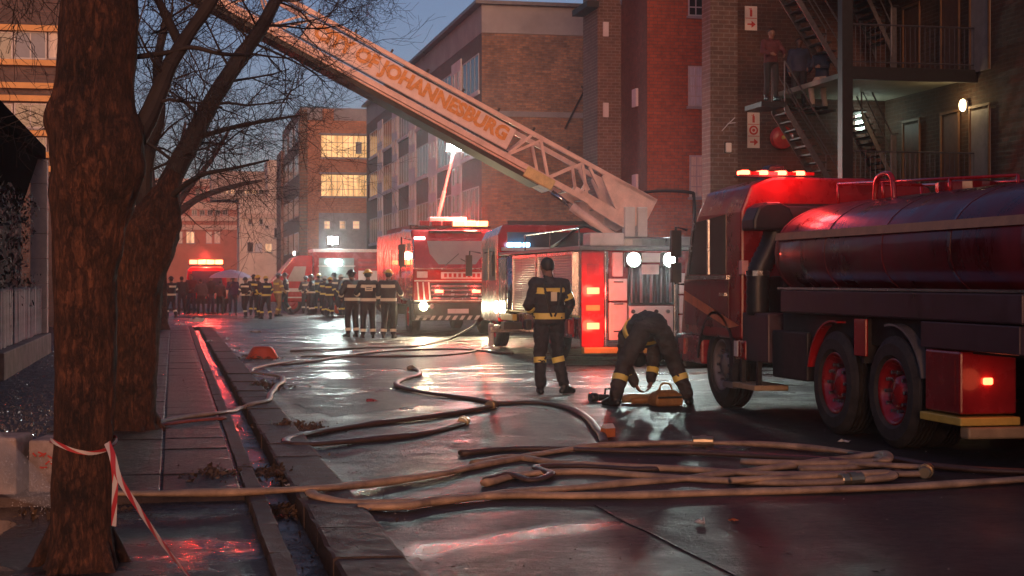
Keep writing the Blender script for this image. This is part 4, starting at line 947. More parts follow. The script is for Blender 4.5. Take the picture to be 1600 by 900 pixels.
for k in range(4): MB().box(.2 + k * .41, .57 + k * .41, 1.32, 1.58, 2.343, 2.55).build('beacon', M_amb if k in (1, 2, 3) else M_rhot, vb_, bevel=.02)
lamp('beacon_glow', (1.0, 1.45, 2.78), (1, .05, .03), 1100, vn, .2)

# --- water tanker, rear towards us
tk = thing('water_tanker', 'red water tanker with black intake pipe and red flashing cab lights', 'tanker truck', (6.5, 11.85, 0))
MB().box(.75, 1.75, .0, 7.2, .6, .92).build('chassis', M_chas, tk, bevel=.02)
for y_ in (1.32, 2.6):
    for xx, ou in ((.0, -1), (2.5, 1)): wheel(tk, xx, y_, .52, .52, .29, ou, M_redd)
    wheel(tk, .32, y_, .52, .52, .27, -1, None, False); wheel(tk, 2.18, y_, .52, .52, .27, 1, None, False)
    MB().tube([(.3, y_, .52), (2.2, y_, .52)], .09, 10).build('axle', M_chas, tk)
for xx, ou in ((.04, -1), (2.46, 1)): wheel(tk, xx, 5.95, .52, .52, .31, ou, M_grey)
# tank: elliptical shell with dished ends
def ell(y, k, cz=1.84, ax=1.2, az=.60, n_=40): return [(1.25 + ax * k * math.copysign(abs(math.cos(2 * math.pi * i / n_)) ** .86, math.cos(2 * math.pi * i / n_)), y, cz + az * k * math.copysign(abs(math.sin(2 * math.pi * i / n_)) ** .86, math.sin(2 * math.pi * i / n_))) for i in range(n_)]
tank = MB().loft([ell(y, k) for y, k in ((-1.16, .35), (-1.13, .6), (-1.06, .85), (-.98, .97), (-.9, 1), (1.5, 1), (2.9, 1), (4.2, 1), (4.3, .97), (4.4, .85), (4.48, .6), (4.52, .35))]).build('tank', M_tank, tk, smooth=True)
for y_ in (-.88, .3, 1.6, 2.9, 4.16): MB().loft([ell(y_, 1.006), ell(y_ + .05, 1.006)]).build('weld_band', M_tank, tank)
MB().loft([[(1.25 + 1.2 * sx * 1.008, y, z) for sx, z in ((-1, 1.99), (-.985, 2.07), (-.95, 2.07), (-.95, 1.99))] for y in (-.9, 4.2)]).build('gold_stripe', mat('dull_gold_stripe', (.42, .20, .09), .4, var=.2), tank)
MB().lathe([(2.42, .001), (2.42, .3), (2.52, .3), (2.55, .2), (2.55, .001)], (1.25, 2.2, 0), 'Z', 20).build('manhole', M_redd, tank)
rail = MB()
for y0, zt_ in ((.4, 2.47), (1.6, 2.52), (3.0, 2.58), (4.1, 2.62)):
    for x0 in (.75, 1.75): rail.tube([(x0, y0, 2.36), (x0, y0, zt_)], .018, 6)
for x0 in (.75, 1.75): rail.tube([(x0, .4, 2.47), (x0, 4.1, 2.62)], .016, 6)
rail.tube([(.75, 4.1, 2.62), (1.75, 4.1, 2.62)], .018, 6)
rail.tube(smoothline([(.75, 3.2, 2.36), (.75, 3.15, 2.6), (.75, 2.95, 2.66), (.75, 2.8, 2.6), (.75, 2.75, 2.36)]), .03, 6)
rail.build('tank_rail', M_red, tk, smooth=True)
MB().box(-.02, .16, -.95, 3.9, 1.20, 1.45).build('hose_tray', M_tray, tk, bevel=.02); MB().box(-.03, .14, -.95, 3.95, 1.452, 1.475).build('tray_lip', M_chr, tk)
MB().box(2.34, 2.52, -.95, 3.9, 1.20, 1.45).build('hose_tray', M_grey, tk, bevel=.02)
MB().box(.1, 2.4, -.9, 4.1, .93, 1.26).build('subframe', M_chas, tk)
MB().box(-.01, .1, -.9, .72, .96, 1.19).build('rear_panel', M_tray, tk, bevel=.01)
MB().box(-.02, .5, .0, .62, .42, .95).build('rear_locker', M_redd, tk, bevel=.02); MB().box(-.025, -.021, .08, .54, .5, .88).build('locker_door', M_redd, tk)
MB().box(2.0, 2.52, .0, .62, .42, .95).build('rear_locker', M_redd, tk, bevel=.02)
MB().box(-.05, .5, -.06, .66, .33, .40).build('locker_step', M_yel, tk, bevel=.01); MB().box(.0, 2.5, -.1, .05, .22, .32).build('rear_bumper', mat('tan_bumper', (.36, .26, .15), .5), tk, bevel=.02)
MB().box(.6, 1.9, -.04, .02, .45, 1.2).build('rear_hatch', M_redd, tk, bevel=.02)
for xx in (.2, 2.3):
    MB().box(xx - .02, xx + .07, -.03, -.002, .67, .73).build('tail_lamp', M_tred, tk, bevel=.02)
lamp('tail_glow', (.2, -.25, .7), (1, .15, .06), .8, tk, .1)
def arch(y, x0, x1, r, m_, a0=15, a1=165, th=.02):
    n_ = 14; o_, i_ = [], []
    for k in range(n_ + 1):
        a = R(a0 + (a1 - a0) * k / n_); o_.append((math.cos(a) * r, math.sin(a) * r)); i_.append((math.cos(a) * (r - th), math.sin(a) * (r - th)))
    pts = o_ + i_[::-1]
    mb = MB()
    for k in range(n_): mb.prism([(x0, y + o_[k][0], .52 + o_[k][1]), (x0, y + o_[k + 1][0], .52 + o_[k + 1][1]), (x0, y + i_[k + 1][0], .52 + i_[k + 1][1]), (x0, y + i_[k][0], .52 + i_[k][1])], (x1 - x0, 0, 0))
    return mb
for y_, a0, a1 in ((1.32, 78, 165), (2.6, 12, 100)): arch(y_, .0, .62, .63, M_red, a0, a1).build('mudguard', M_red if y_ > 2 else M_grey, tk, smooth=False)
MB().box(-.01, .02, 1.82, 2.08, .82, 1.18).build('mudguard_plate', M_red, tk, bevel=.01); MB().box(.02, .6, 1.92, 1.96, .75, 1.18).build('mud_flap', M_chas, tk)
# between tank and cab: boxes, pump, steps
MB().box(.05, .7, 3.35, 4.3, .48, 1.0).build('battery_box', M_chas, tk, bevel=.02); MB().box(.02, .6, 4.35, 5.15, .62, 1.18).build('pump_box', M_tray, tk, bevel=.02)
MB().lathe([(0, .001), (0, .26), (.04, .28), (.9, .28), (.94, .26), (.94, .001)], (.38, 3.4, .74), 'Y', 18).build('fuel_tank', M_chas, tk, smooth=False)
MB().tube(smoothline([(.2, 3.6, 1.0), (.1, 3.9, .8), (.3, 4.2, .7), (.1, 4.5, .9)]), .05, 8).build('suction_pipe', M_blk, tk)
MB().box(-.06, .35, 4.55, 5.25, .30, .36).build('side_step', mat('step_tan', (.50, .36, .22), .5), tk, bevel=.01); MB().box(-.05, .35, 5.25, 5.6, .28, .34).build('side_step', M_grey, tk)
for y_ in (4.6, 5.1): MB().box(.0, .05, y_, y_ + .05, .36, .63).build('step_bracket', M_chas, tk)
# cab
cb = MB().loft([[(.0, 5.12, .86), (2.5, 5.12, .86), (2.5, 5.12, 2.35), (2.38, 5.12, 2.66), (2.1, 5.12, 2.76), (.4, 5.12, 2.76), (.12, 5.12, 2.66), (.0, 5.12, 2.35)],
                [(.0, 6.6, .86), (2.5, 6.6, .86), (2.5, 6.6, 2.35), (2.38, 6.6, 2.64), (2.1, 6.6, 2.74), (.4, 6.6, 2.74), (.12, 6.6, 2.64), (.0, 6.6, 2.35)],
                [(.02, 7.35, .86), (2.48, 7.35, .86), (2.48, 7.2, 1.75), (2.36, 6.95, 2.45), (2.1, 6.88, 2.52), (.4, 6.88, 2.52), (.14, 6.95, 2.45), (.02, 7.2, 1.75)]]).build('cab', M_tkr, tk, bevel=.03)
MB().prism([(-.008, 5.62, 1.62), (-.008, 6.95, 1.62), (-.008, 6.72, 2.28), (-.008, 5.62, 2.34)], (.006, 0, 0)).build('side_window', M_gls, cb)
MB().prism([(-.02, 5.56, 1.56), (-.02, 7.05, 1.56), (-.02, 7.05, 1.61), (-.02, 5.56, 1.61)], (.015, 0, 0)).box(-.02, -.005, 6.2, 6.25, 1.62, 2.3).prism([(-.02, 6.95, 1.6), (-.02, 7.02, 1.6), (-.02, 6.78, 2.3), (-.02, 6.72, 2.3)], (.015, 0, 0)).build('window_frame', M_chr, cb)
MB().box(.45, 2.0, 5.085, 5.112, 2.0, 2.42).build('rear_window', M_gls, cb, bevel=.03); MB().box(.42, 2.03, 5.10, 5.117, 1.97, 2.45).build('window_seal', M_blk, cb)
MB().box(-.012, -.003, 5.5, 7.1, .98, 1.54).build('door', M_tank, cb, bevel=.01); MB().box(-.03, -.013, 5.6, 5.8, 1.36, 1.40).build('door_handle', M_chr, cb)
MB().prism([(-.02, 5.14, 1.02), (-.02, 5.5, .98), (-.02, 7.1, 1.3), (-.02, 7.1, 1.42)], (.006, 0, 0)).build('orange_stripe', mat('orange_stripe', (.6, .16, .05), .45), cb)
MB().box(.0, .35, 5.0, 5.4, .62, .855).build('lower_fairing', M_redd, tk, bevel=.03); MB().box(.0, .35, 6.5, 7.3, .5, .855).build('lower_fairing', M_redd, tk, bevel=.03)
arch(5.95, -.02, .4, .66, M_blk, 5, 175, .04).build('mudguard', M_blk, tk)
MB().box(.0, 2.5, 7.2, 7.55, .4, .85).build('bumper', M_chas, tk, bevel=.04); MB().box(-.03, .02, 7.1, 7.3, .6, .8).build('indicator', M_redd, tk)
MB().box(-.022, -.013, 5.18, 5.3, .66, .84).build('white_reflector', M_white, tk)
MB().tube([(.02, 7.1, 2.2), (-.08, 7.25, 2.25), (-.08, 7.25, 1.5), (.02, 7.2, 1.5)], .018, 6).box(-.15, -.02, 7.2, 7.28, 1.85, 2.2).box(-.15, -.02, 7.2, 7.28, 1.52, 1.78).build('mirror', M_blk, tk, bevel=.02)
lt = MB().box(.02, .95, 5.2, 5.42, 2.765, 2.79).build('light_bar_base', M_blk, tk)
for k in range(4): MB().box(.05 + k * .23, .15 + k * .23, 5.22, 5.40, 2.793, 2.845).build('beacon', M_rhot, lt, bevel=.015); MB().box(.16 + k * .23, .27 + k * .23, 5.23, 5.39, 2.793, 2.83).build('beacon_lens', M_red, lt)
lamp('beacon_glow', (.5, 4.95, 2.88), (1, .045, .045), 24, tk, .15); lamp('beacon_glow', (.2, 4.6, 2.6), (1, .05, .05), 8, tk, .1)
MB().prism([(.5, 5.7, 2.76), (.85, 5.7, 2.76), (.76, 5.7, 2.95), (.6, 5.7, 2.95)], (0, .25, 0)).build('roof_vent', M_blk, tk, bevel=.02)
# intake: hood and ribbed pipe
MB().prism([(-.04, 4.62, 2.12), (.47, 4.62, 2.12), (.47, 4.62, 2.24), (.40, 4.62, 2.38), (.28, 4.62, 2.44), (.12, 4.62, 2.44), (.02, 4.62, 2.38), (-.04, 4.62, 2.24)], (0, .4, 0)).build('intake_hood', M_blk, tk, bevel=.03)
ip = smoothline([(.32, 4.85, 2.14), (.26, 4.85, 1.95), (.14, 4.85, 1.72), (.10, 4.85, 1.55), (.10, 4.85, 1.15)], 8)
MB().tube(ip, [.125 + (.012 if i % 2 else 0) for i in range(len(ip))], 16).build('intake_pipe', M_blk, tk, smooth=True)
MB().lathe([(1.6, .135), (1.6, .145), (1.66, .145), (1.66, .135)], (.10, 4.85, 0), 'Z', 16).build('pipe_clamp', M_chr, tk); MB().box(-.03, .05, 5.02, 5.11, 1.62, 1.78).build('red_reflector', mat('pale_reflector', (.7, .35, .33), .4), tk)
MB().box(.3, 2.2, 4.6, 5.05, .95, 1.6).build('engine_cover', M_chas, tk, bevel=.04)

# ---------------------------------------------------------------- fire hoses lying on the road
M_hose = mat('canvas_hose', (0.47, 0.31, 0.20), 0.6, var=0.5, scale=4.5, bmp=.5, bscale=90, rvar=.2)
M_hose_d = mat('dark_hose', (0.085, 0.05, 0.038), 0.45, var=0.35, scale=7, bmp=.25, bscale=60, rvar=.15)
M_hose_p = mat('pale_hose', (0.36, 0.27, 0.20), 0.5, var=0.3, scale=7, bmp=.25, bscale=60)
M_hose_r = mat('reddish_hose', (0.30, 0.07, 0.045), 0.5, var=0.3, scale=7, bmp=.25, bscale=60)
M_brass = mat('hose_coupling', (0.42, 0.34, 0.22), 0.35, 0.8, var=.2)
HG_ = 'fire hoses on the wet road'
def hose(pix, r, m_, label, lift=(), coup=(), z0=0.0):
    P = []
    for k, p in enumerate(pix):
        z = r + z0 + (p[2] if len(p) > 2 else 0); q = G(p[0], p[1], z); P.append(q)
    P = smoothline(P, 7)
    # slight wander, as a charged hose lies
    for i, q in enumerate(P):
        q.z = max(q.z, r * .9 + z0)
        q.x += .006 * math.sin(i * .7 + len(label)); q.y += .008 * math.cos(i * .45 + len(pix))
    fl_ = lambda q, p, i, k: Vector((p.x + (q.x - p.x) * (1.12 + .1 * mnoise.noise(p * 2.3)), p.y + (q.y - p.y) * (1.12 + .1 * mnoise.noise(p * 2.3)), p.z - r * .3 + (q.z - p.z) * (.64 + .28 * mnoise.noise(p * 1.7))))
    o = MB().tube(P, [r * (1 + .05 * mnoise.noise(p * 3)) for p in P], 14, True, fl_).build('fire_hose', m_, None, smooth=True)
    tag(o, label, 'hose', HG_)
    for c in coup:
        i = min(len(P) - 2, int(c * (len(P) - 1))); d = (P[i + 1] - P[i]).normalized()
        MB().tube([P[i] - d * .1, P[i] - d * .09, P[i] - d * .03, P[i] - d * .03, P[i] + d * .03, P[i] + d * .03, P[i] + d * .09, P[i] + d * .1], [r * 1.02, r * 1.2, r * 1.2, r * 1.42, r * 1.42, r * 1.2, r * 1.2, r * 1.02], 14).build('coupling', M_brass, o)
    return o
r0 = .041
hose([(175, 768, .07), (250, 768, .08), (330, 767, .08), (420, 764, .06), (500, 760, .04), (570, 754), (650, 744), (720, 731), (790, 717), (860, 704), (940, 694), (1040, 690), (1120, 690), (1190, 692), (1270, 698), (1340, 706), (1376, 713, .02), (1380, 722, .01), (1330, 728), (1250, 730)], r0, M_hose, 'tan hose running from the pavement edge across to the top of the pile', coup=(.62,))
hose([(484, 766, .03), (500, 774, .02), (550, 783), (640, 783), (740, 774), (830, 764), (920, 758), (1000, 751), (1080, 744), (1170, 733), (1260, 722), (1330, 713), (1382, 707, .05), (1384, 716, .06), (1360, 719, .03), (1270, 722, .02), (1160, 719)], r0, M_hose, 'tan hose whose rounded bend lies topmost in the pile')
hose([(560, 790), (640, 786), (700, 776), (790, 771), (900, 772), (1020, 770), (1140, 767), (1260, 763), (1370, 760), (1450, 756), (1530, 751), (1600, 746), (1660, 742)], r0, M_hose, 'tan hose forming the near edge of the pile and running out past the tanker')
hose([(740, 722), (800, 712), (880, 722), (980, 726), (1090, 732), (1200, 738), (1320, 738), (1420, 738), (1449, 735, .01), (1440, 728, .02), (1390, 725, .04), (1300, 722)], r0, M_hose, 'tan hose with a tight bend at the pile end near the tanker wheels', coup=(.72,))
hose([(760, 752), (820, 738), (920, 735), (1010, 741), (1120, 748), (1230, 752), (1330, 749), (1386, 743, .01), (1388, 737, .03), (1340, 738, .04), (1250, 743, .03), (1140, 748, .02)], r0, M_hose, 'tan hose with a brass coupling and short bend inside the pile', coup=(.55,))
hose([(1330, 706), (1400, 716), (1450, 724), (1510, 730), (1580, 734), (1650, 736)], r0, M_hose_d, 'dark hose leading out from the pile end beneath the tanker tail')
hose([(720, 706), (800, 699), (870, 699), (960, 702), (1060, 704), (1150, 708), (1240, 713), (1320, 720), (1390, 730), (1400, 738), (1350, 744)], r0 * .95, M_hose_d, 'dark brown hose along the far side of the pile')
hose([(760, 748, .02), (790, 738, .03), (830, 748, .0), (860, 738, .02), (840, 728, .02), (910, 726), (1000, 731), (1060, 728)], r0 * .8, M_hose_d, 'thin dark hose kinked under the middle of the pile')
hose([(946, 690), (936, 672), (922, 655), (900, 640), (865, 630), (820, 627), (780, 628), (735, 621), (680, 614), (640, 607), (619, 599), (632, 591), (652, 585), (655, 578), (640, 575)], .04, M_hose_d, 'dark hose snaking past the standing firefighter to a coupling on the road', coup=(.995,))
hose([(775, 632, .0), (720, 642), (640, 653), (560, 663), (490, 674), (452, 683), (448, 690), (480, 692), (560, 686), (640, 678), (700, 667), (727, 657)], .043, M_hose_d, 'dark brown hose doubled back in a long narrow loop at mid road', coup=(.02, .99))
hose([(236, 660, .06), (290, 650, .06), (345, 643, .06), (372, 640, -.02), (392, 630, .03), (418, 624, .03), (424, 612), (432, 602), (442, 594), (438, 587), (412, 583), (393, 580), (398, 574), (440, 566), (480, 562)], .037, M_hose_p, 'pale hose winding from the second tree over the kerb')
hose([(470, 556), (540, 556), (620, 556), (690, 554), (735, 549), (762, 538)], .034, M_hose_d, 'dark hose lying straight across the road toward the ladder truck jack')
hose([(440, 569), (490, 563), (570, 551), (640, 546), (720, 545), (800, 552)], .034, M_hose_d, 'dark hose crossing the road just beyond the orange tub')
hose([(455, 548), (560, 543), (650, 540), (700, 530), (735, 512, .4), (752, 497, 1.0)], .034, M_hose_d, 'dark hose rising from the road to the front of the fire engine')
hose([(238, 664, .055), (300, 657, .055), (352, 652, .055)], .03, M_hose_r, 'short red hose end on the paving slabs by the second tree')

# ---------------------------------------------------------------- trees
M_bark = None
m, n, l, b = nodes('tree_bark')
t1 = noise(n, l, 5, 8, .75, stretch=(1, 1, .35)); t2 = noise(n, l, 34, 6, .8, stretch=(1, 1, .35)); t3 = noise(n, l, 3.2, 6, .7)
tc = n.new('ShaderNodeTexCoord'); mp = n.new('ShaderNodeMapping'); mp.inputs['Scale'].default_value = (1, 1, .3); l.new(tc.outputs['Object'], mp.inputs[0])
ds = n.new('ShaderNodeVectorMath'); ds.operation = 'MULTIPLY_ADD'; l.new(t1.outputs['Color'], ds.inputs[0]); ds.inputs[1].default_value = (.3, .3, .3); l.new(mp.outputs[0], ds.inputs[2])
vr = n.new('ShaderNodeTexVoronoi'); vr.feature = 'DISTANCE_TO_EDGE'; vr.inputs['Scale'].default_value = 19; l.new(ds.outputs[0], vr.inputs['Vector'])
crk = ramp(n, l, vr.outputs['Distance'], [(.0, 0.0), (.16, 1.0)])
c1 = ramp(n, l, t2.outputs['Fac'], [(.25, (.028, .012, .008)), (.5, (.115, .046, .026)), (.75, (.27, .112, .06))])
c2 = ramp(n, l, t3.outputs['Fac'], [(.32, (.16, .14, .14)), (.5, (.75, .68, .66)), (.68, (1.35, 1.2, 1.1))])
c3 = ramp(n, l, crk.outputs[0], [(0.0, .6), (1.0, 1.0)])
mx = n.new('ShaderNodeMix'); mx.data_type = 'RGBA'; mx.blend_type = 'MULTIPLY'; mx.inputs['Factor'].default_value = 1
l.new(c1.outputs[0], mx.inputs['A']); l.new(c2.outputs[0], mx.inputs['B'])
m4 = n.new('ShaderNodeMix'); m4.data_type = 'RGBA'; m4.blend_type = 'MULTIPLY'; m4.inputs['Factor'].default_value = 1
l.new(mx.outputs['Result'], m4.inputs['A']); l.new(c3.outputs[0], m4.inputs['B']); l.new(m4.outputs['Result'], b.inputs['Base Color'])
b.inputs['Roughness'].default_value = .8
ad = n.new('ShaderNodeMath'); ad.operation = 'MULTIPLY_ADD'; l.new(crk.outputs[0], ad.inputs[0]); ad.inputs[1].default_value = .35; l.new(t2.outputs['Fac'], ad.inputs[2])
l.new(bump(n, l, ad.outputs[0], 1.0, .03).outputs[0], b.inputs['Normal'])
M_bark = m
M_twig = mat('twig', (.025, .017, .016), .8, var=.3)
def rough_tube(mb, pts, rads, seg=28, sub=10, amp=.07, seed=0, knots=()):
    P = smoothline(pts, sub); n_ = len(P); rr = np.interp(np.linspace(0, len(rads) - 1, n_), range(len(rads)), rads)
    def fn(q, p, i, k):
        d = (q - p)
        v = mnoise.fractal(Vector((q.x * 4, q.y * 4, q.z * 1.5 + seed)), 1.0, 2.0, 4) * amp * 1.5
        rdg = 1 - 2 * abs(mnoise.noise(Vector((q.x * 13, q.y * 13, q.z * 2.6 + seed)))); rd2 = 1 - 2 * abs(mnoise.noise(Vector((q.x * 31, q.y * 31, q.z * 7 + seed))))
        v += amp * (.55 * rdg + .28 * rd2)
        for kc, kr, kh in knots: v += kh * math.exp(-((q - kc).length / kr) ** 2)
        return p + d * (1 + v)
    mb.tube(P, list(rr), seg, True, fn)
    return P, rr
rt_ = random.Random(21)
def twigs(mb, p, d, length, r, lvl, maxl, spread=.75, up=.12):
    """recursive fine branching; thin three-sided tubes"""
    n_ = 4 if lvl < 2 else 3; pts = [p.copy()]; dd = d.normalized(); q = p.copy()
    for i in range(n_):
        dd = (dd + Vector((rt_.gauss(0, .16), rt_.gauss(0, .16), rt_.gauss(0, .14) + up * .3))).normalized(); q = q + dd * (length / n_); pts.append(q.copy())
    mb.tube(pts, [max(.0016, r * (1 - .65 * i / n_)) for i in range(n_ + 1)], 5 if lvl == 0 else 3, False)
    if lvl >= maxl: return
    kids = 3 if lvl == 0 else (4 if lvl < 3 else 3)
    for k in range(kids):
        t_ = .3 + .7 * (k + rt_.random()) / kids; i = min(n_ - 1, int(t_ * n_)); s = pts[i].lerp(pts[i + 1], t_ * n_ - i)
        ax = (pts[i + 1] - pts[i]).normalized(); o = ax.orthogonal().normalized(); o = Quaternion(ax, rt_.random() * 6.28) @ o
        twigs(mb, s, ax * (1 - spread * .5) + o * spread * rt_.uniform(.6, 1.1) + Vector((0, 0, up)), length * rt_.uniform(.5, .78), r * .55, lvl + 1, maxl, spread, up)
def px(u, v, d): return W(u, v, d)
# front tree
d1 = 1.55 * 2400 / (888 - 438)
base = G(126, 886, 0.0); T1 = thing('street_tree', 'thick bare tree nearest us with red and white tape around its trunk', 'tree', base, 0, 'bare trees along the pavement')
mb = MB(); k1 = d1 / 2400
cen = [(126, 905, 60), (127, 870, 51), (127, 830, 47), (128, 760, 45), (130, 690, 44), (131, 600, 44), (133, 500, 45), (134, 420, 47), (140, 350, 54), (152, 290, 64), (152, 240, 67), (148, 190, 64), (148, 140, 60), (152, 80, 57), (155, 20, 55), (158, -60, 52), (165, -200, 47), (170, -420, 38)]
rough_tube(mb, [px(u, v, d1) - base for u, v, w_ in cen], [w_ * k1 for u, v, w_ in cen], 120, 26, .075, 3, [(px(u, v, d1 - .06) - base, r_ * k1, h_) for u, v, r_, h_ in ((84, 182, 26, .2), (214, 205, 30, .18), (222, 262, 26, .18), (88, 300, 26, .12), (150, 330, 40, -.12), (110, 230, 30, .1), (175, 385, 30, .14))])
for k in range(5):
    a = k * 1.25 + .4; mb.tube(smoothline([Vector((math.cos(a) * .1, math.sin(a) * .1, .22)), Vector((math.cos(a) * .22, math.sin(a) * .22, .05)), Vector((math.cos(a) * .30, math.sin(a) * .30, -.05))]), [.07, .065, .06, .055, .05, .045, .04, .035, .03, .03, .025, .02, .02], 8)
mb.build('trunk', M_bark, T1, smooth=True)
cr = MB()
def limb(pix, rads, d, mbx, org, subs=10, ang=(.25, .7), tl=(.45, .95), lv=3, up=.1):
    P = smoothline([px(u, v, d + (q[0] if q else 0)) - org for u, v, *q in pix], 6); rr = np.interp(np.linspace(0, len(rads) - 1, len(P)), range(len(rads)), rads)
    def fn(q, p, i, k): return p + (q - p) * (1 + .15 * mnoise.noise(q * 9))
    mbx.tube(P, list(rr), 12, True, fn)
    for s in range(subs):
        i = rt_.randint(len(P) // 6, len(P) - 2); ax = (P[i + 1] - P[i]).normalized(); o = Quaternion(ax, rt_.random() * 6.28) @ ax.orthogonal().normalized()
        twigs(mbx, P[i], ax * rt_.uniform(*ang) + o + Vector((0, 0, up)), rt_.uniform(*tl), rr[i] * .17 + .0025, 0, lv, .8, up)
limb([(212, 215), (236, 172, .1), (262, 110, .2), (290, 60, .3), (330, 2, .4), (360, -60, .5), (400, -140, .6)], [.062, .052, .045, .04, .036, .03, .02], d1, cr, base, 9, (.2, .6), (.35, .6))
limb([(282, 72, .3), (262, 30, .4), (240, -20, .5), (230, -80, .6)], [.03, .026, .02, .016], d1, cr, base, 5, (.2, .6), (.3, .5))
limb([(205, 90, .1), (262, 82, .2), (300, 74, .25), (345, 84, .3), (392, 86, .5)], [.016, .013, .012, .012, .008], d1, cr, base, 7, (.2, .6), (.25, .5), 2)
limb([(150, -60, 0), (240, -160, .3), (360, -150, .5), (460, -120, .7), (540, -90, .9)], [.05, .045, .035, .025, .012], d1, cr, base, 7, (.3, .7), (.2, .35), 3, -.08)
limb([(130, -100, 0), (60, -140, .3), (0, -90, .6), (-60, -60, .8)], [.05, .04, .03, .02], d1, cr, base, 8, (.3, .7), (.4, .7), 3, -.15)
cr.build('crown', M_twig, T1, fix=False)
# second tree
base2 = G(208, 674, .05); d2 = 1.5 * 2400 / (674 - 438); k2 = d2 / 2400
T2 = thing('street_tree', 'bare tree just behind the front one, with a knotted fork', 'tree', base2, 0, 'bare trees along the pavement')
mb = MB(); cen = [(208, 684, 46), (208, 660, 36), (209, 610, 33), (213, 540, 33), (216, 470, 34), (222, 410, 38), (236, 360, 42), (250, 325, 28), (262, 298, 19), (276, 268, 13)]
rough_tube(mb, [px(u, v, d2) - base2 for u, v, w_ in cen], [w_ * k2 for u, v, w_ in cen], 100, 26, .08, 9, [(px(u, v, d2 - .05) - base2, r_ * k2, h_) for u, v, r_, h_ in ((282, 345, 16, .4), (200, 380, 24, .2), (255, 400, 22, .12), (240, 350, 20, .2), (270, 322, 14, .3))])
for k in range(4):
    a = k * 1.6 + .2; mb.tube(smoothline([Vector((math.cos(a) * .1, math.sin(a) * .1, .25)), Vector((math.cos(a) * .24, math.sin(a) * .24, .04)), Vector((math.cos(a) * .4, math.sin(a) * .4, -.04))]), [.08] * 6 + [.05] * 7, 8)
mb.build('trunk', M_bark, T2, smooth=True)
cr = MB()
limb([(246, 345), (262, 292, .1), (298, 222, .2), (335, 152, .3), (374, 92, .4), (410, 40, .5), (440, -20, .6), (470, -90, .7)], [.13, .11, .10, .088, .078, .07, .06, .045], d2, cr, base2, 24, (.1, .6), (.5, 1.0), 4, .06)
limb([(232, 350), (225, 300, .2), (232, 240, .3), (250, 180, .5), (246, 100, .7), (262, 20, .8)], [.10, .085, .07, .055, .05, .04], d2, cr, base2, 14, (.1, .6), (.7, 1.3), 4, .05)
limb([(258, 318), (285, 292, -.2), (320, 272, -.4), (370, 262, -.5), (420, 250, -.6)], [.035, .028, .022, .016, .01], d2, cr, base2, 9, (.2, .6), (.4, .8), 3, -.02)
limb([(300, 218, .3), (360, 200, 0), (420, 188, -.3), (470, 180, -.4)], [.03, .024, .018, .01], d2, cr, base2, 10, (.3, .7), (.45, .85), 3, 0)
limb([(440, -20, .6), (500, -40, .8), (570, -50, 1.0), (640, -40, 1.1)], [.05, .04, .028, .012], d2, cr, base2, 12, (.4, .8), (.22, .4), 3, -.03)
cr.build('crown', M_twig, T2, fix=False)
# third tree, far down the pavement
base3 = G(249, 516, .05); d3 = 1.5 * 2400 / (516 - 438); k3 = d3 / 2400
T3 = thing('street_tree', 'dim bare tree farthest down the pavement beside the crowd', 'tree', base3, 0, 'bare trees along the pavement')
mb = MB(); cen = [(249, 519, 17), (249, 500, 12), (249, 440, 11), (252, 390, 11), (256, 350, 9)]
rough_tube(mb, [px(u, v, d3) - base3 for u, v, w_ in cen], [w_ * k3 for u, v, w_ in cen], 20, 8, .09, 4); mb.build('trunk', M_bark, T3, smooth=True)
cr = MB()
for pix in ([(256, 360), (290, 300), (330, 250), (360, 200)], [(254, 360), (262, 300), (280, 240), (290, 190)], [(257, 350), (310, 310), (370, 290), (410, 282)], [(254, 355), (240, 300), (236, 230), (250, 170)]):
    limb(pix, [.13, .1, .07, .04], d3, cr, base3, 8, (.2, .6), (1.2, 2.4), 3, .05)
cr.build('crown', M_twig, T3, fix=False)

# ---------------------------------------------------------------- barrier tape on the front tree
m, n, l, b = nodes('barrier_tape')
uvn = n.new('ShaderNodeUVMap'); sx = n.new('ShaderNodeSeparateXYZ'); l.new(uvn.outputs[0], sx.inputs[0])
ms = n.new('ShaderNodeMath'); ms.operation = 'MULTIPLY_ADD'; l.new(sx.outputs['Y'], ms.inputs[0]); ms.inputs[1].default_value = .6; l.new(sx.outputs['X'], ms.inputs[2])
fr = n.new('ShaderNodeMath'); fr.operation = 'FRACT'; l.new(ms.outputs[0], fr.inputs[0])
rp_ = ramp(n, l, fr.outputs[0], [(.46, (.48, .42, .42)), (.54, (.36, .03, .035))]); rp_.color_ramp.interpolation = 'LINEAR'
l.new(rp_.outputs[0], b.inputs['Base Color']); b.inputs['Roughness'].default_value = .35
M_tape = m
def ribbon(name, pts, width, nrm, parent, per=.22, twist=0):
    P = smoothline(pts, 8); n_ = len(P); V = []; uv = []; s = 0
    for i, p in enumerate(P):
        t_ = (P[min(i + 1, n_ - 1)] - P[max(i - 1, 0)]).normalized(); nn = nrm(i / (n_ - 1), p) if callable(nrm) else Vector(nrm)
        a = t_.cross(nn).normalized(); a = Quaternion(t_, twist * i / n_) @ a
        th = nn * .0012
        if i: s += (P[i] - P[i - 1]).length
        V += [p + a * width / 2, p - a * width / 2]; uv.append(s / per)
    mb = MB()._add(V, [(2 * i, 2 * i + 1, 2 * i + 3, 2 * i + 2) for i in range(n_ - 1)])
    o = mb.build(name, M_tape, parent, fix=False); me = o.data; ul = me.uv_layers.new()
    for poly in me.polygons:
        for li in poly.loop_indices:
            vi = me.loops[li].vertex_index; ul.data[li].uv = (uv[vi // 2], vi % 2)
    sd_ = o.modifiers.new('thick', 'SOLIDIFY'); sd_.thickness = .002
    return o
tp = thing('barrier_tape', 'red and white barrier tape tied round the front tree', 'tape', (0, 0, 0))
cz = px(131, 694, d1); rt1 = 47 * k1
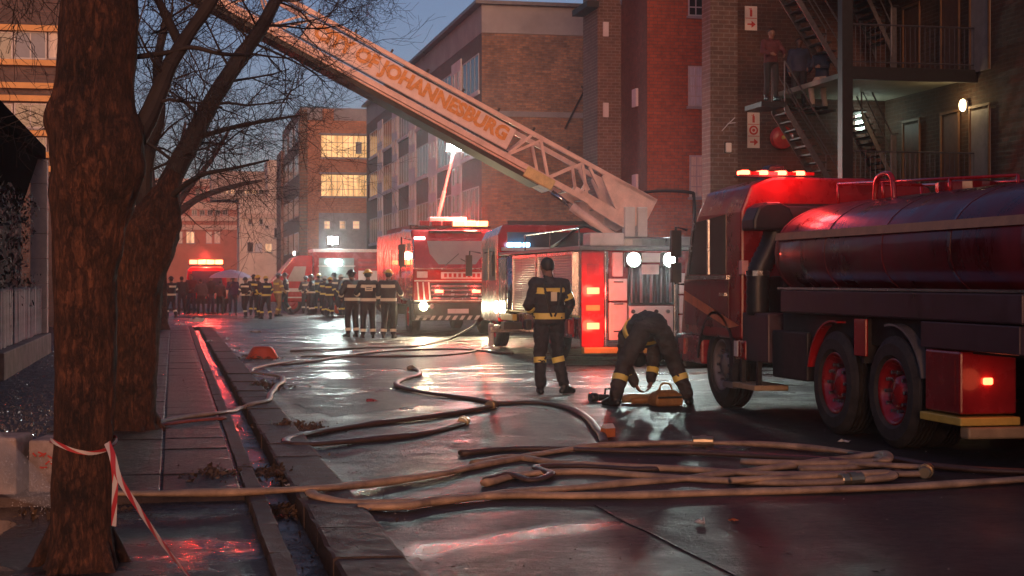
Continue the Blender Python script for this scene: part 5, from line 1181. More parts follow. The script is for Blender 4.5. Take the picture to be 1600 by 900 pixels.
ring = [cz + Vector((math.cos(a) * rt1 * 1.08, math.sin(a) * rt1 * 1.08, .03 * math.sin(a * 2 + 1))) for a in [i * 2 * math.pi / 14 for i in range(15)]]
ribbon('tape_loop', ring, .022, lambda t_, p: (p - cz).normalized(), tp)
fw = Vector((-SN, -CS, 0)) * .0 + Vector((SN, CS, 0)) * -1
kn = px(168, 692, d1 - .14)
ribbon('tape_strand', [kn, px(176, 712, d1 - .2), px(187, 748, d1 - .25), px(215, 792, d1 - .35), px(246, 838, d1 - .5), px(272, 872, d1 - .62), px(300, 905, d1 - .75), px(345, 950, d1 - .9)], .038, fw, tp, .24, 1.2)
ribbon('tape_tail', [kn + Vector((0, .01, 0)), px(176, 716, d1 - .18), px(180, 750, d1 - .17), px(179, 785, d1 - .17), px(178, 822, d1 - .16)], .034, fw, tp, .24, .5)

# ---------------------------------------------------------------- blocks, spray, litter
M_blockc = mat('rough_concrete_block', (0.40, 0.30, 0.26), .85, var=.35, scale=9, bmp=.5, bscale=50)
def rblock(u0, u1, v0, v1, depth, label):
    a = G(u0, v1); b_ = G(u1, v1); h = (v1 - v0) / 2400 * ((a - Vector((0, 0, 0))).xy.dot(Vector((SN, CS))))
    o = MB(); ex = (b_ - a); ey = Vector((SN, CS, 0)) * depth
    o.obox((a + b_) / 2 + ey / 2 + Vector((0, 0, h / 2)), ex / 2, ey / 2, Vector((0, 0, h / 2)))
    return tag(o.build('concrete_block', M_blockc, None, bevel=.02), label, 'block', 'concrete blocks by the front tree')
rblock(44, 104, 688, 782, .4, 'square concrete block with red smears half hidden by the front tree'); rblock(-40, 26, 684, 786, .4, 'rough concrete block in the water spray at the picture edge')
mb = MB(); rs = random.Random(5); a = G(50, 782)
for k in range(9):
    q = W(66 + rs.uniform(-10, 14), 722 + rs.uniform(-14, 10), 1.55 * 2400 / (782 - 438) - .012); mb.bar(q, q + Vector((rs.uniform(-.05, .05), 0, rs.uniform(-.03, .03))), .004, .012)
# (paint smears belong to the block)
sm = mb.build('paint_smear', M_sred, None); bl = bpy.data.objects['concrete_block']; sm.parent = bl
m = bpy.data.materials.new('water_spray'); m.use_nodes = True; nt = m.node_tree; nt.nodes.clear()
vo = nt.nodes.new('ShaderNodeVolumePrincipled'); ou = nt.nodes.new('ShaderNodeOutputMaterial'); nt.links.new(vo.outputs[0], ou.inputs['Volume'])
vo.inputs['Color'].default_value = (.8, .8, .85, 1); vo.inputs['Density'].default_value = 3.0
sp0, sp1 = W(-60, 690, 9.6), W(96, 792, 10.2)
spr = MB().tube([sp0, sp0.lerp(sp1, .3), sp0.lerp(sp1, .65), sp1], [.20, .17, .12, .03], 14).build('water_spray', m)
tag(spr, 'grey water spray drifting in beside the front tree', 'spray', kind='stuff')
mb = MB()
for k in range(900):
    t_ = rs.random(); q = sp0.lerp(sp1, t_ * 1.05) + Vector((rs.gauss(0, 1), rs.gauss(0, 1), rs.gauss(0, 1))) * (.10 - .05 * t_); s_ = rs.uniform(.001, .004)
    mb._add([q + Vector((s_, 0, 0)), q + Vector((-s_, s_, 0)), q + Vector((-s_, -s_, 0)), q + Vector((0, 0, s_ * 2))], [(0, 1, 3), (1, 2, 3), (2, 0, 3), (0, 2, 1)])
tag(mb.build('water_droplets', mat('droplet', (.6, .6, .65), .1, var=.1), fix=False), 'fine water droplets flying in the spray', 'spray', kind='stuff')

M_orange = mat('orange_plastic', (.55, .075, .02), .35, var=.15, rvar=.1)
q = G(410, 560); tb = thing('orange_tub', 'overturned orange plastic tub lying near the kerb', 'tub', q)
tbm = MB().lathe([(.0, .30), (.03, .31), (.06, .29), (.18, .22), (.23, .18), (.245, .10), (.25, .001)], (0, 0, 0), 'Z', 26, (1, .72)).build('bowl', M_orange, tb, smooth=True)
MB().lathe([(-.002, .29), (.0, .33), (.028, .33), (.03, .30)], (0, 0, 0), 'Z', 26, (1, .72)).build('rim', M_orange, tb)
def litter(u, v, s, m_, label, cat, seed, flat=.4, name='litter_scrap', z=0.0):
    """crumpled scrap: a folded sheet with thickness"""
    rr = random.Random(seed); q = G(u, v, z); mb = MB(); n_ = 4; V = []
    for i in range(n_ + 1):
        for j in range(n_ + 1): V.append(((i / n_ - .5) * s + rr.uniform(-.1, .1) * s, (j / n_ - .5) * s * .7 + rr.uniform(-.1, .1) * s, .006 + abs(rr.gauss(0, .4)) * s * flat))
    mb._add(V, [(i * 5 + j, i * 5 + j + 1, (i + 1) * 5 + j + 1, (i + 1) * 5 + j) for i in range(n_) for j in range(n_)])
    o = mb.build(name, m_, None, loc=q); o.rotation_euler = (0, 0, rr.random() * 6); sd_ = o.modifiers.new('t', 'SOLIDIFY'); sd_.thickness = .003
    return tag(o, label, cat, 'bits of litter on the wet ground')
M_pap = mat('white_paper', (.62, .58, .55), .7, var=.15); M_rpap = mat('red_wrapper', (.42, .03, .03), .4, var=.2); M_opap = mat('orange_scrap', (.55, .16, .05), .5, var=.2); M_bpap = mat('grey_scrap', (.26, .25, .27), .5, var=.3)
for i, (u, v, s, m_, la) in enumerate([(580, 628, .14, M_rpap, 'crumpled red wrapper on the road between the hoses'), (1094, 819, .07, M_pap, 'pale crumpled scrap on the empty road below the hose pile'), (1147, 815, .06, M_opap, 'small orange scrap beside the pale one below the hoses'),
        (1320, 692, .10, M_pap, 'white scrap lying in front of the tanker wheels'), (308, 504, .5, M_pap, 'white papers in a heap at the street corner'), (282, 508, .35, M_pap, 'white scrap left of the paper heap at the corner'),
        (330, 535, .25, M_pap, 'white scrap on the kerb beyond the orange tub'), (357, 532, .22, M_bpap, 'grey scrap on the road edge before the orange tub'), (368, 547, .2, M_bpap, 'dull scrap just left of the orange tub'), (520, 512, .3, M_bpap, 'grey scrap on the far road left of the three firefighters'),
        (400, 520, .3, M_pap, 'pale scrap on the far road beyond the orange tub'), (452, 760, .06, M_pap, 'white scrap among leaves by the gutter'), (480, 742, .07, M_opap, 'tan scrap resting on the kerb band by the leaf clump'), (570, 800, .08, M_bpap, 'grey torn scrap on the kerb band under the near hose')]):
    litter(u, v, s, m_, la, 'litter', i + 1)
q = G(950, 683); ct_ = thing('drink_carton', 'small orange and white carton standing by the hose', 'carton', q, .4)
MB().box(-.06, .06, -.045, .045, .002, .09).build('body', M_opap, ct_, bevel=.006); MB().prism([(-.06, -.045, .091), (-.06, .045, .091), (-.06, 0, .135)], (.12, 0, 0)).build('gable_top', M_pap, ct_)
def clump(u, v, s, label, seed, n_=170, z=0.0):
    n_ = int(n_ * 2.2)
    rr = random.Random(seed); q = G(u, v, z); mb = MB()
    for k in range(n_):
        a_ = rr.random() * 6.28; q_ = abs(rr.gauss(0, .62)); p = Vector((math.cos(a_) * q_ * s, math.sin(a_) * q_ * s * 1.5, abs(rr.gauss(0, .1)) * s * max(.15, 1 - q_) + .006)); r_ = rr.uniform(.008, .036)
        d_ = Vector((rr.gauss(0, 1), rr.gauss(0, 1), rr.gauss(0, .7))).normalized(); e_ = d_.orthogonal().normalized()
        mb._add([p - d_ * r_, p + e_ * r_ * .5 + Vector((0, 0, .008)), p + d_ * r_, p - e_ * r_ * .5], [(0, 1, 2), (0, 2, 3)])
    o = mb.build('leaf_litter', mat('rotten_leaves', (.095, .055, .028), .5, var=.7, scale=14), None, fix=False, loc=q); return tag(o, label, 'leaf litter', kind='stuff')
clump(432, 742, .28, 'sodden brown leaf clump in the gutter by the near hose', 1, 260, -.02); clump(445, 668, .3, 'brown leaf clump on the kerb band by the hose loop', 2, 240); clump(490, 672, .22, 'leaf scraps beside the hose loop', 3, 120); clump(400, 560, .5, 'dark leaves washed up round the orange tub', 4, 200); clump(440, 800, .2, 'dark rubbish lying in the gutter water', 5, 160, -.09); clump(410, 605, .4, 'wet leaves inside the bend of the pale hose', 6, 200)
clump(330, 745, .35, 'dead leaves on the slabs at the step edge', 7, 120, .05); clump(120, 800, .3, 'dark leaves round the base of the front tree', 8, 160, 0)

# ---------------------------------------------------------------- people
M_skin = mat('skin', (.20, .10, .065), .5, var=.12, scale=10); M_hair = mat('black_hair', (.012, .010, .009), .6, var=.3, scale=20)
M_navy = mat('navy_bunker', (.022, .020, .026), .75, var=.35, scale=8, bmp=.5, bscale=9); M_navy2 = mat('charcoal_bunker', (.045, .036, .034), .75, var=.3, scale=8, bmp=.5, bscale=9)
M_tan = mat('tan_bunker', (.34, .23, .11), .75, var=.25, scale=8, bmp=.5, bscale=9); M_boot = mat('boot_leather', (.015, .013, .012), .4, var=.3, scale=12)
M_band = mat('lime_reflective', (.80, .66, .16), .4, var=.1); M_bandw = mat('silver_reflective', (.80, .74, .56), .35, var=.1)
M_hely = mat('yellow_helmet', (.72, .48, .06), .3, var=.1, coat=.4); M_helw = mat('white_helmet', (.62, .60, .55), .3, var=.1, coat=.4); M_helb = mat('black_helmet', (.02, .02, .02), .3, var=.1, coat=.4)
M_civ = [mat('dark_coat_%s' % w_, c, .8, var=.3, scale=8, bmp=.4, bscale=8) for w_, c in (('black', (.02, .018, .02)), ('grey', (.07, .06, .065)), ('purple', (.06, .035, .11)), ('maroon', (.09, .02, .022)), ('blue', (.03, .04, .09)))]
M_jean = mat('blue_trousers', (.03, .035, .06), .8, var=.25, scale=9, bmp=.4, bscale=9); M_beige = mat('beige_trousers', (.42, .32, .27), .8, var=.2, scale=9, bmp=.5, bscale=9)

def joints(**kw):
    J = dict(pelvis=(0, 0, .97), waist=(0, .0, 1.10), chest=(0, .02, 1.33), neck=(0, 0, 1.50), head=(0, .03, 1.655),
             shL=(-.185, 0, 1.44), shR=(.185, 0, 1.44), elL=(-.27, -.03, 1.16), elR=(.27, -.03, 1.16), wrL=(-.25, .07, .92), wrR=(.25, .07, .92),
             hpL=(-.10, 0, .93), hpR=(.10, 0, .93), knL=(-.12, .03, .50), knR=(.12, .03, .50), anL=(-.13, -.02, .09), anR=(.13, -.02, .09), tlL=None, tlR=None)
    J.update(kw); J = {k: (Vector(v) if v is not None else None) for k, v in J.items()}
    for s in 'LR':
        if J['tl' + s] is None: J['tl' + s] = J['an' + s] + Vector((-.03 if s == 'L' else .03, .19, -.055))
    return J
def person(label, loc, yaw, J, M, voxel=.02, bulk=1.0, bands=(), helmet=None, group=None, hair=True, scale=1.0, handR=None, handL=None, extra=None, face_dir=None, grip=.5):
    root = thing('person', label, 'person', loc, yaw, group); root.scale = (scale,) * 3
    prims = []; mb = MB()
    def cap(a, b_, ra, rb, tg):
        a, b_ = Vector(a), Vector(b_); L = (b_ - a).length; n_ = 7; d = (b_ - a).normalized() if L > 1e-6 else Vector((0, 0, 1))
        P = []; Rr = []
        for i in range(5): t_ = R(90 * i / 4); P.append(a - d * ra * math.cos(t_)); Rr.append(max(.0005, ra * math.sin(t_)))
        for i in range(5): t_ = R(90 * i / 4); P.append(b_ + d * rb * math.sin(t_)); Rr.append(max(.0005, rb * math.cos(t_)))
        mb.tube(P, Rr, 14); prims.append((a, b_, ra, rb, tg))
    def tor(secs, tg):
        rings = []; nS = len(secs)
        for i, (c, rx_, ry_) in enumerate(secs):
            c = Vector(c); t_ = (Vector(secs[min(i + 1, nS - 1)][0]) - Vector(secs[max(i - 1, 0)][0])).normalized(); x = Vector((1, 0, 0)); f = t_.cross(x).normalized()
            rings.append([c + x * rx_ * math.copysign(abs(math.cos(a)) ** .85, math.cos(a)) + f * ry_ * math.sin(a) for a in [2 * math.pi * k / 20 for k in range(20)]])
            prims.append((c - x * rx_ * .55, c + x * rx_ * .55, ry_, ry_, tg))
        mb.loft(rings)
    B = bulk; j = J
    w_ = j['waist']; c_ = j['chest']; p_ = j['pelvis']; nk = j['neck']
    hipmid = (j['hpL'] + j['hpR']) / 2
    tor([(hipmid.lerp(p_, -.55), .10 * B, .085 * B), (hipmid, .165 * B, .12 * B), (p_, .17 * B, .125 * B), (p_.lerp(w_, .7), .155 * B, .11 * B)], 'trousers')
    tor([(p_.lerp(w_, .15), .178 * B, .13 * B), (w_, .168 * B, .122 * B), (w_.lerp(c_, .55), .182 * B, .13 * B), (c_, .198 * B, .135 * B), (c_.lerp(nk, .55), .175 * B, .105 * B), (c_.lerp(nk, .9), .09, .075)], 'jacket')
    hd = j['head']; up = (hd - nk).normalized(); fd = Vector(face_dir).normalized() if face_dir else Vector((0, 1, 0)); fd = (fd - up * fd.dot(up)).normalized(); sx_ = fd.cross(up)
    cap(nk - up * .04, hd - up * .04, .062, .056, 'skin')
    def hs(off, r_, tg):
        c = hd + sx_ * off[0] + fd * off[1] + up * off[2]; cap(c - up * r_ * .12, c + up * r_ * .12, r_, r_, tg)
    hs((0, .005, .02), .088, 'skin'); hs((0, .03, -.045), .062, 'skin'); hs((0, -.015, .035), .092, 'hair' if hair else 'skin'); hs((0, .055, -.075), .034, 'skin')
    cap(hd + fd * .092 + up * .01, hd + fd * .106 - up * .022, .010, .015, 'skin')
    for s in (-1, 1): cap(hd + sx_ * s * .088 + up * .015, hd + sx_ * s * .092 - up * .022, .016, .012, 'skin'); cap(hd + fd * .085 + sx_ * .034 * s + up * .022, hd + fd * .086 + sx_ * .04 * s + up * .02, .011, .011, 'hair')
    cap(hd + fd * .083 + sx_ * .02 - up * .058, hd + fd * .083 - sx_ * .02 - up * .058, .010, .010, 'lip')
    for s, sg in (('L', -1), ('R', 1)):
        sh, el, wr = j['sh' + s], j['el' + s], j['wr' + s]
        cap(c_.lerp(nk, .45), sh, .085 * B, .082 * B, 'jacket'); cap(sh, el, .074 * B, .058 * B, 'jacket'); cap(el, el.lerp(wr, .93), .057 * B, .046 * B, 'jacket')
        # hand: palm, four curled fingers of unequal length, thumb from the side near the wrist
        fdir = (wr - el).normalized(); hv = handR if s == 'R' else handL
        if hv: fdir = Vector(hv).normalized()
        inn = Vector((-sg, 0, 0)); inn = (inn - fdir * inn.dot(fdir)).normalized(); lat = fdir.cross(inn)
        if lat.y < 0: lat = -lat
        pm0, pm1 = wr + fdir * .01, wr + fdir * .085
        for q in (-.022, 0, .022): cap(pm0 + lat * q * .7, pm1 + lat * q, .021, .017, 'hand')
        for q, L_ in ((-.033, .058), (-.011, .072), (.011, .078), (.033, .068)):
            k0 = pm1 + lat * q + fdir * .008; k1_ = k0 + (fdir * (1 - grip * .4) + inn * grip).normalized() * L_ * .55; k2_ = k1_ + (fdir * (1 - grip) + inn * (grip + .25)).normalized() * L_ * .5
            cap(k0, k1_, .0105, .0095, 'hand'); cap(k1_, k2_, .0095, .008, 'hand')
        t0 = pm0 + lat * .03 + fdir * .02; t1 = t0 + (lat * .8 + fdir * .8 + inn * .4).normalized() * .04; cap(t0, t1, .013, .0115, 'hand'); cap(t1, t1 + (fdir + inn * .6).normalized() * .03, .0115, .009, 'hand')
        hp, kn_, an, tl = j['hp' + s], j['kn' + s], j['an' + s], j['tl' + s]
        cap(hp, kn_, .094 * B, .070 * B, 'trousers'); cap(kn_, kn_.lerp(an, .45), .068 * B, .066 * B, 'trousers'); cap(kn_.lerp(an, .45), an + (kn_ - an).normalized() * .07, .066 * B, .062 * B, 'trousers')
        cap(an + (kn_ - an).normalized() * .08, an, .056, .05, 'boots')
        heel = an + (an - tl).normalized() * .045; heel.z = an.z - .045
        cap(heel, an.lerp(tl, .55) - Vector((0, 0, .012)), .043, .046, 'boots'); cap(an.lerp(tl, .4), tl, .05, .036, 'boots')
    if extra:
        for e in extra(j): cap(*e)
    ob_ = mb.build('tmp_body', M_skin, None, fix=False)
    rm = ob_.modifiers.new('r', 'REMESH'); rm.mode = 'VOXEL'; rm.voxel_size = voxel
    smd = ob_.modifiers.new('s', 'SMOOTH'); smd.factor = .5; smd.iterations = 3 if voxel < .012 else 2
    dg = bpy.context.evaluated_depsgraph_get(); me = bpy.data.meshes.new_from_object(ob_.evaluated_get(dg)); bpy.data.objects.remove(ob_)
    n_ = len(me.polygons); cs = np.zeros(n_ * 3); me.polygons.foreach_get('center', cs); cs = cs.reshape(-1, 3)
    best = np.full(n_, 9.0); idx = np.zeros(n_, int); order = ['jacket', 'trousers', 'boots', 'skin', 'hair', 'hand', 'lip']
    for a, b_, ra, rb, tg in prims:
        a, b_ = np.array(a), np.array(b_); d = b_ - a; L2 = max(1e-9, d @ d); t_ = np.clip(((cs - a) @ d) / L2, 0, 1); dist = np.linalg.norm(cs - a - t_[:, None] * d, axis=1) - (ra + (rb - ra) * t_)
        w = dist < best; best[w] = dist[w]; idx[w] = order.index(tg)
    me.materials.clear()
    for tg in order: me.materials.append(M.get(tg, {'skin': M_skin, 'hair': M_hair, 'hand': M.get('skin', M_skin), 'boots': M_boot, 'lip': mat('lip', (.13, .05, .045), .5)}.get(tg, M_navy)))
    me.polygons.foreach_set('material_index', idx.astype(np.int32)); me.polygons.foreach_set('use_smooth', [True] * n_)
    # loose cloth folds
    co = np.zeros(len(me.vertices) * 3); me.vertices.foreach_get('co', co); co = co.reshape(-1, 3)
    if voxel < .016:
        no = np.zeros(len(me.vertices) * 3); me.vertices.foreach_get('normal', no); no = no.reshape(-1, 3)
        cl = np.zeros(len(me.vertices), bool)
        for poly in me.polygons:
            if idx[poly.index] < 2: cl[list(poly.vertices)] = True
        for i in np.nonzero(cl)[0]:
            q = Vector(co[i]); co[i] += no[i] * (.017 * mnoise.fractal(Vector((q.x * 8, q.y * 8, q.z * 13 + 3 * q.x)), 1, 2, 3) + .008 * (1 - 2 * abs(mnoise.noise(Vector((q.x * 6, q.y * 6, q.z * 11))))))
        me.vertices.foreach_set('co', co.reshape(-1)); me.update()
    bo = bpy.data.objects.new('body', me); COL.objects.link(bo); bo.parent = root
    # reflective bands: limb ('el','wr',t) or torso height fraction
    for bd in bands:
        if bd[0] == 'torso':
            tt_ = bd[1]; seq = [(p_, .18, .135), (w_, .17, .125), (c_, .202, .14), (c_.lerp(nk, .55), .178, .108)]; i = min(2, int(tt_ * 3)); f = tt_ * 3 - i
            def at_(ff):
                A, Bq = seq[i], seq[i + 1]; return A[0].lerp(Bq[0], ff), A[1] + (Bq[1] - A[1]) * ff, A[2] + (Bq[2] - A[2]) * ff
            axv = (seq[i + 1][0] - seq[i][0]).normalized(); f_ = axv.cross(Vector((1, 0, 0))).normalized(); c0, rx_, ry_ = at_(f); rings = []
            for q in (-.04, .04): rings.append([c0 + axv * q + Vector((1, 0, 0)) * (rx_ * B + .012) * math.copysign(abs(math.cos(a)) ** .85, math.cos(a)) + f_ * (ry_ * B + .012) * math.sin(a) for a in [2 * math.pi * k / 28 for k in range(28)]])
            MB().loft(rings).build('reflective_band', bd[2] if len(bd) > 2 else M_band, root, smooth=False)
        else:
            a, b_, t_ = j[bd[0]], j[bd[1]], bd[2]; r_ = bd[3] * B + .008; c = a.lerp(b_, t_); d = (b_ - a).normalized()
            MB().tube([c - d * .036, c + d * .036], r_, 18).build('reflective_band', bd[4] if len(bd) > 4 else M_band, root)
    if helmet:
        mh = MB(); rings = []
        mm = Matrix((sx_, fd, up)).transposed()
        for t_, r_, sh_ in ((-.005, .135, 0), (.0, .15, 0), (.012, .148, 0), (.016, .118, 0), (.05, .112, 0), (.085, .09, 0), (.11, .055, 0), (.118, .012, 0)):
            rings.append([hd + up * .045 + mm @ Vector((math.cos(a) * r_ * .88, math.sin(a) * r_ * 1.05 - (.02 if r_ > .13 and math.sin(a) < 0 else 0), t_)) for a in [2 * math.pi * k / 24 for k in range(24)]])
        mh.loft(rings).build('helmet', helmet, root, smooth=True)
    return root
FF = dict(jacket=M_navy, trousers=M_navy, boots=M_boot); FFc = dict(jacket=M_navy2, trousers=M_navy2); FFt = dict(jacket=M_tan, trousers=M_tan)
legb = (('knL', 'anL', .35, .066), ('knR', 'anR', .35, .066)); armb = (('elL', 'wrL', .6, .05), ('elR', 'wrR', .6, .05))
GF = 'firefighters on the street'
YT = R(90)
# standing firefighter, back to us, right side towards the trucks
p1 = G(858, 616)
J1 = joints(knL=(-.12, .02, .50), anL=(-.125, -.03, .09), knR=(.13, .05, .50), anR=(.21, .0, .09), tlR=(.36, .09, .035), tlL=(-.09, .16, .035), elR=(.30, .02, 1.18), wrR=(.27, .17, .98), elL=(-.27, .05, 1.17), wrL=(-.16, .26, 1.08), head=(-.01, .05, 1.655), neck=(0, .0, 1.5))
P1 = person('firefighter standing alone mid road, back to us, bareheaded in dark gear', p1, R(4), J1, FF, .0105, 1.12, bands=(('torso', .80), ('torso', .14), ('elL', 'wrL', .45, .052), ('knL', 'anL', .12, .068), ('knR', 'anR', .12, .068), ('shR', 'elR', .62, .064)), scale=1.04, face_dir=(-.25, 1, 0))
MB().box(-.03, .05, -.185, -.16, 1.22, 1.34).build('back_label', M_bandw, P1, bevel=.006)
MB().box(.24, .33, -.06, .1, .78, .98).build('radio_pouch', M_redd, P1, bevel=.02); MB().tube([(.3, .0, .98), (.31, .0, 1.12)], .008, 5).build('radio_aerial', M_blk, P1)
MB().tube([(-.12, -.15, 1.45), (-.10, -.185, 1.3), (-.06, -.185, 1.12), (-.02, -.17, 1.02)], .014, 6).build('harness_strap', M_blk, P1); MB().tube([(.12, -.15, 1.45), (.10, -.185, 1.3), (.06, -.185, 1.12), (.02, -.17, 1.02)], .014, 6).build('harness_strap', M_blk, P1)
MB().box(-.32, -.24, -.02, .1, .84, .98).build('tool_pouch', M_blk, P1, bevel=.015)
# bending firefighter seen from behind, feet wide apart, arms reaching down to the kit
p2 = G(1018, 634)
J2 = joints(pelvis=(0, .02, .93), waist=(0, .20, .98), chest=(0, .44, .86), neck=(0, .56, .72), head=(0, .60, .57), shL=(-.19, .50, .80), shR=(.19, .50, .80), elL=(-.22, .52, .50), elR=(.16, .46, .52), wrL=(-.08, .46, .24), wrR=(.10, .38, .28),
            hpL=(-.14, .0, .88), hpR=(.14, .0, .88), knL=(-.33, .10, .48), knR=(.33, .10, .48), anL=(-.46, -.02, .09), anR=(.46, -.02, .09), tlL=(-.56, .13, .035), tlR=(.54, .14, .035))
P2 = person('firefighter bent double over a brown bag, legs wide apart', p2, R(-2), J2, FFc, .0105, 1.3, bands=(('knL', 'anL', .38, .068), ('knR', 'anR', .38, .068), ('elR', 'wrR', .5, .052), ('elL', 'wrL', .5, .052), ('torso', .55)), scale=1.02, face_dir=(0, .3, -1), helmet=None)
# three with their backs to us near the engine
for (u, v, lab, hel, ww, yaw, Jx) in ((550, 527, 'firefighter with pale helmet at the left of the huddle of three', M_helb, FF, 25, joints(elL=(-.3, .05, 1.18), wrL=(-.2, .24, 1.05))),
                                 (575, 529, 'yellow helmeted firefighter in the middle of three, pale label on back', M_hely, FF, 0, joints(elL=(-.31, .06, 1.2), wrL=(-.18, .25, 1.1), elR=(.31, .06, 1.2), wrR=(.2, .25, 1.1))),
                                 (607, 529, 'yellow helmeted firefighter at the right of the huddle of three', M_hely, FF, -20, joints(elR=(.32, .02, 1.2), wrR=(.3, .22, 1.1)))):
    P = person(lab, G(u, v), R(yaw), Jx, ww, .02, 1.15, bands=(('torso', .12, M_bandw), ('torso', .84, M_bandw)) + tuple((a, b_, .7, .064, M_bandw) for a, b_ in (('knL', 'anL'), ('knR', 'anR'))) + (('elL', 'wrL', .3, .056, M_bandw), ('elR', 'wrR', .3, .056, M_bandw)), helmet=hel, scale=1.02)
    if u == 575:
        MB().box(-.1, .1, -.19, -.165, 1.24, 1.38).build('back_label', M_bandw, P, bevel=.008); MB().box(-.07, .07, -.195, -.191, 1.325, 1.345).box(-.07, .07, -.195, -.191, 1.28, 1.30).build('label_print', M_navy, P)
# crew by the open rescue truck
crew = [(487, 492, 'firefighter in dark gear at the left of the rescue truck group', M_helb, FF, 70, M_bandw), (507, 494, 'white helmeted firefighter at the rescue truck locker', M_helw, FF, -30, M_band), (523, 493, 'firefighter holding an orange bag beside the rescue truck', M_helb, FF, 30, M_bandw), (404, 497, 'firefighter with bright leg bands walking left of the tan clad one', M_hely, FF, 100, M_band), (434, 495, 'firefighter in tan gear before the rescue truck cab', M_helb, FFt, -60, M_band), (384, 496, 'dark firefighter standing beside the umbrella', M_helb, FF, 150, M_bandw), (396, 493, 'firefighter in dark gear behind the one with bright leg bands', M_helb, FF, -20, M_band), (416, 499, 'firefighter stepping forward between the walking one and the tan clad one', M_hely, FF, 30, M_band), (446, 492, 'firefighter right of the tan clad one by the truck cab', M_helb, FF, 80, M_bandw), (478, 490, 'firefighter beside the rescue truck cab wheel', M_helb, FFc, 10, M_bandw), (498, 491, 'firefighter peering over the white helmeted one into the locker', M_hely, FF, 0, M_band), (515, 496, 'firefighter with lime bands between white helmet and orange bag', M_hely, FF, -50, M_band), (534, 493, 'firefighter just left of the huddle of three', M_helw, FF, 60, M_band), (268, 497, 'firefighter half hidden behind the trees near the crowd', M_helb, FF, 40, M_bandw)]
for i, (u, v, lab, hel, ww, yaw, bm2) in enumerate(crew):
    st = .12 * (i % 3); Jx = joints(knL=(-.12, .05 + st, .50), anL=(-.12, -.02 + st * 1.2, .09), anR=(.12, -.06 - st, .09), knR=(.12, .0, .5), elL=(-.3, .05, 1.18), wrL=(-.22, .25, 1.02 + .05 * (i % 2)), elR=(.3, .02, 1.17), wrR=(.28, .2, 1.0))
    person(lab, G(u, v), R(yaw), Jx, ww, .026, 1.15, bands=(('torso', .12, bm2), ('torso', .84, bm2), ('knL', 'anL', .5, .066, bm2), ('knR', 'anR', .5, .066, bm2), ('elL', 'wrL', .4, .056, bm2), ('shR', 'elR', .7, .066, bm2)), helmet=hel, scale=(1.0, .95, 1.05, .98, 1.03, .93)[i % 6])
q = G(531, 490); og = thing('orange_bag', 'orange kit bag standing beside the rescue truck crew', 'bag', q); MB().box(-.25, .25, -.15, .15, .0, .42).build('body', M_orange, og, bevel=.08); MB().tube(smoothline([(-.15, 0, .4), (-.1, 0, .55), (.1, 0, .55), (.15, 0, .4)]), .015, 6).build('handle', M_blk, og)
# onlookers in dark coats
civ = [(284, 492, 'onlooker in a black coat at the left of the crowd', 0, 15), (299, 491, 'onlooker in a maroon coat in front of the van', 3, -20), (314, 492, 'onlooker in a grey coat under the flashing bar', 1, 10), (329, 491, 'onlooker in black right of the grey coat', 0, 40), (344, 492, 'onlooker in a maroon jacket beside the umbrella', 3, -10), (364, 493, 'person in a purple coat holding a pale umbrella', 2, 0)]
for i, (u, v, lab, ci, yaw) in enumerate(civ):
    Jx = joints(elR=(.26, .12, 1.2), wrR=(.12, .26, 1.34)) if ci == 2 else joints(wrL=(-.1, .25, 1.02 + .04 * i), elL=(-.28, .03, 1.15))
    person(lab, G(u, v), R(yaw + 180 if i % 2 else yaw), Jx, dict(jacket=M_civ[ci], trousers=M_jean if i % 2 else M_civ[0]), .026, 1.1 + .04 * (i % 2), scale=(.97, 1.03, .92, 1.0, .88, .98)[i], group=None)
uq = G(360, 493) + Vector((0, -.1, 0)); um = thing('umbrella', 'pale lilac umbrella held up over the crowd', 'umbrella', uq + Vector((0, 0, 1.34)))
rings = []
for t_, r_ in ((0, .98), (.10, .9), (.24, .68), (.34, .42), (.40, .16), (.42, .02)): rings.append([(math.cos(a) * r_ * (1 if k % 2 else .96), math.sin(a) * r_ * (1 if k % 2 else .96), .32 + t_ * .85) for k, a in enumerate([2 * math.pi * k / 16 for k in range(16)])])
mbu = MB(); n_ = 16
mbu._add([p for r_ in rings for p in r_], [(i * n_ + k, i * n_ + (k + 1) % n_, (i + 1) * n_ + (k + 1) % n_, (i + 1) * n_ + k) for i in range(len(rings) - 1) for k in range(n_)])
cano = mbu.build('canopy', mat('lilac_fabric', (.50, .40, .58), .6, var=.1), um); cano.modifiers.new('t', 'SOLIDIFY').thickness = .006
MB().tube([(0, 0, -.02), (0, 0, .72)], .012, 6).build('shaft', M_chr, um)
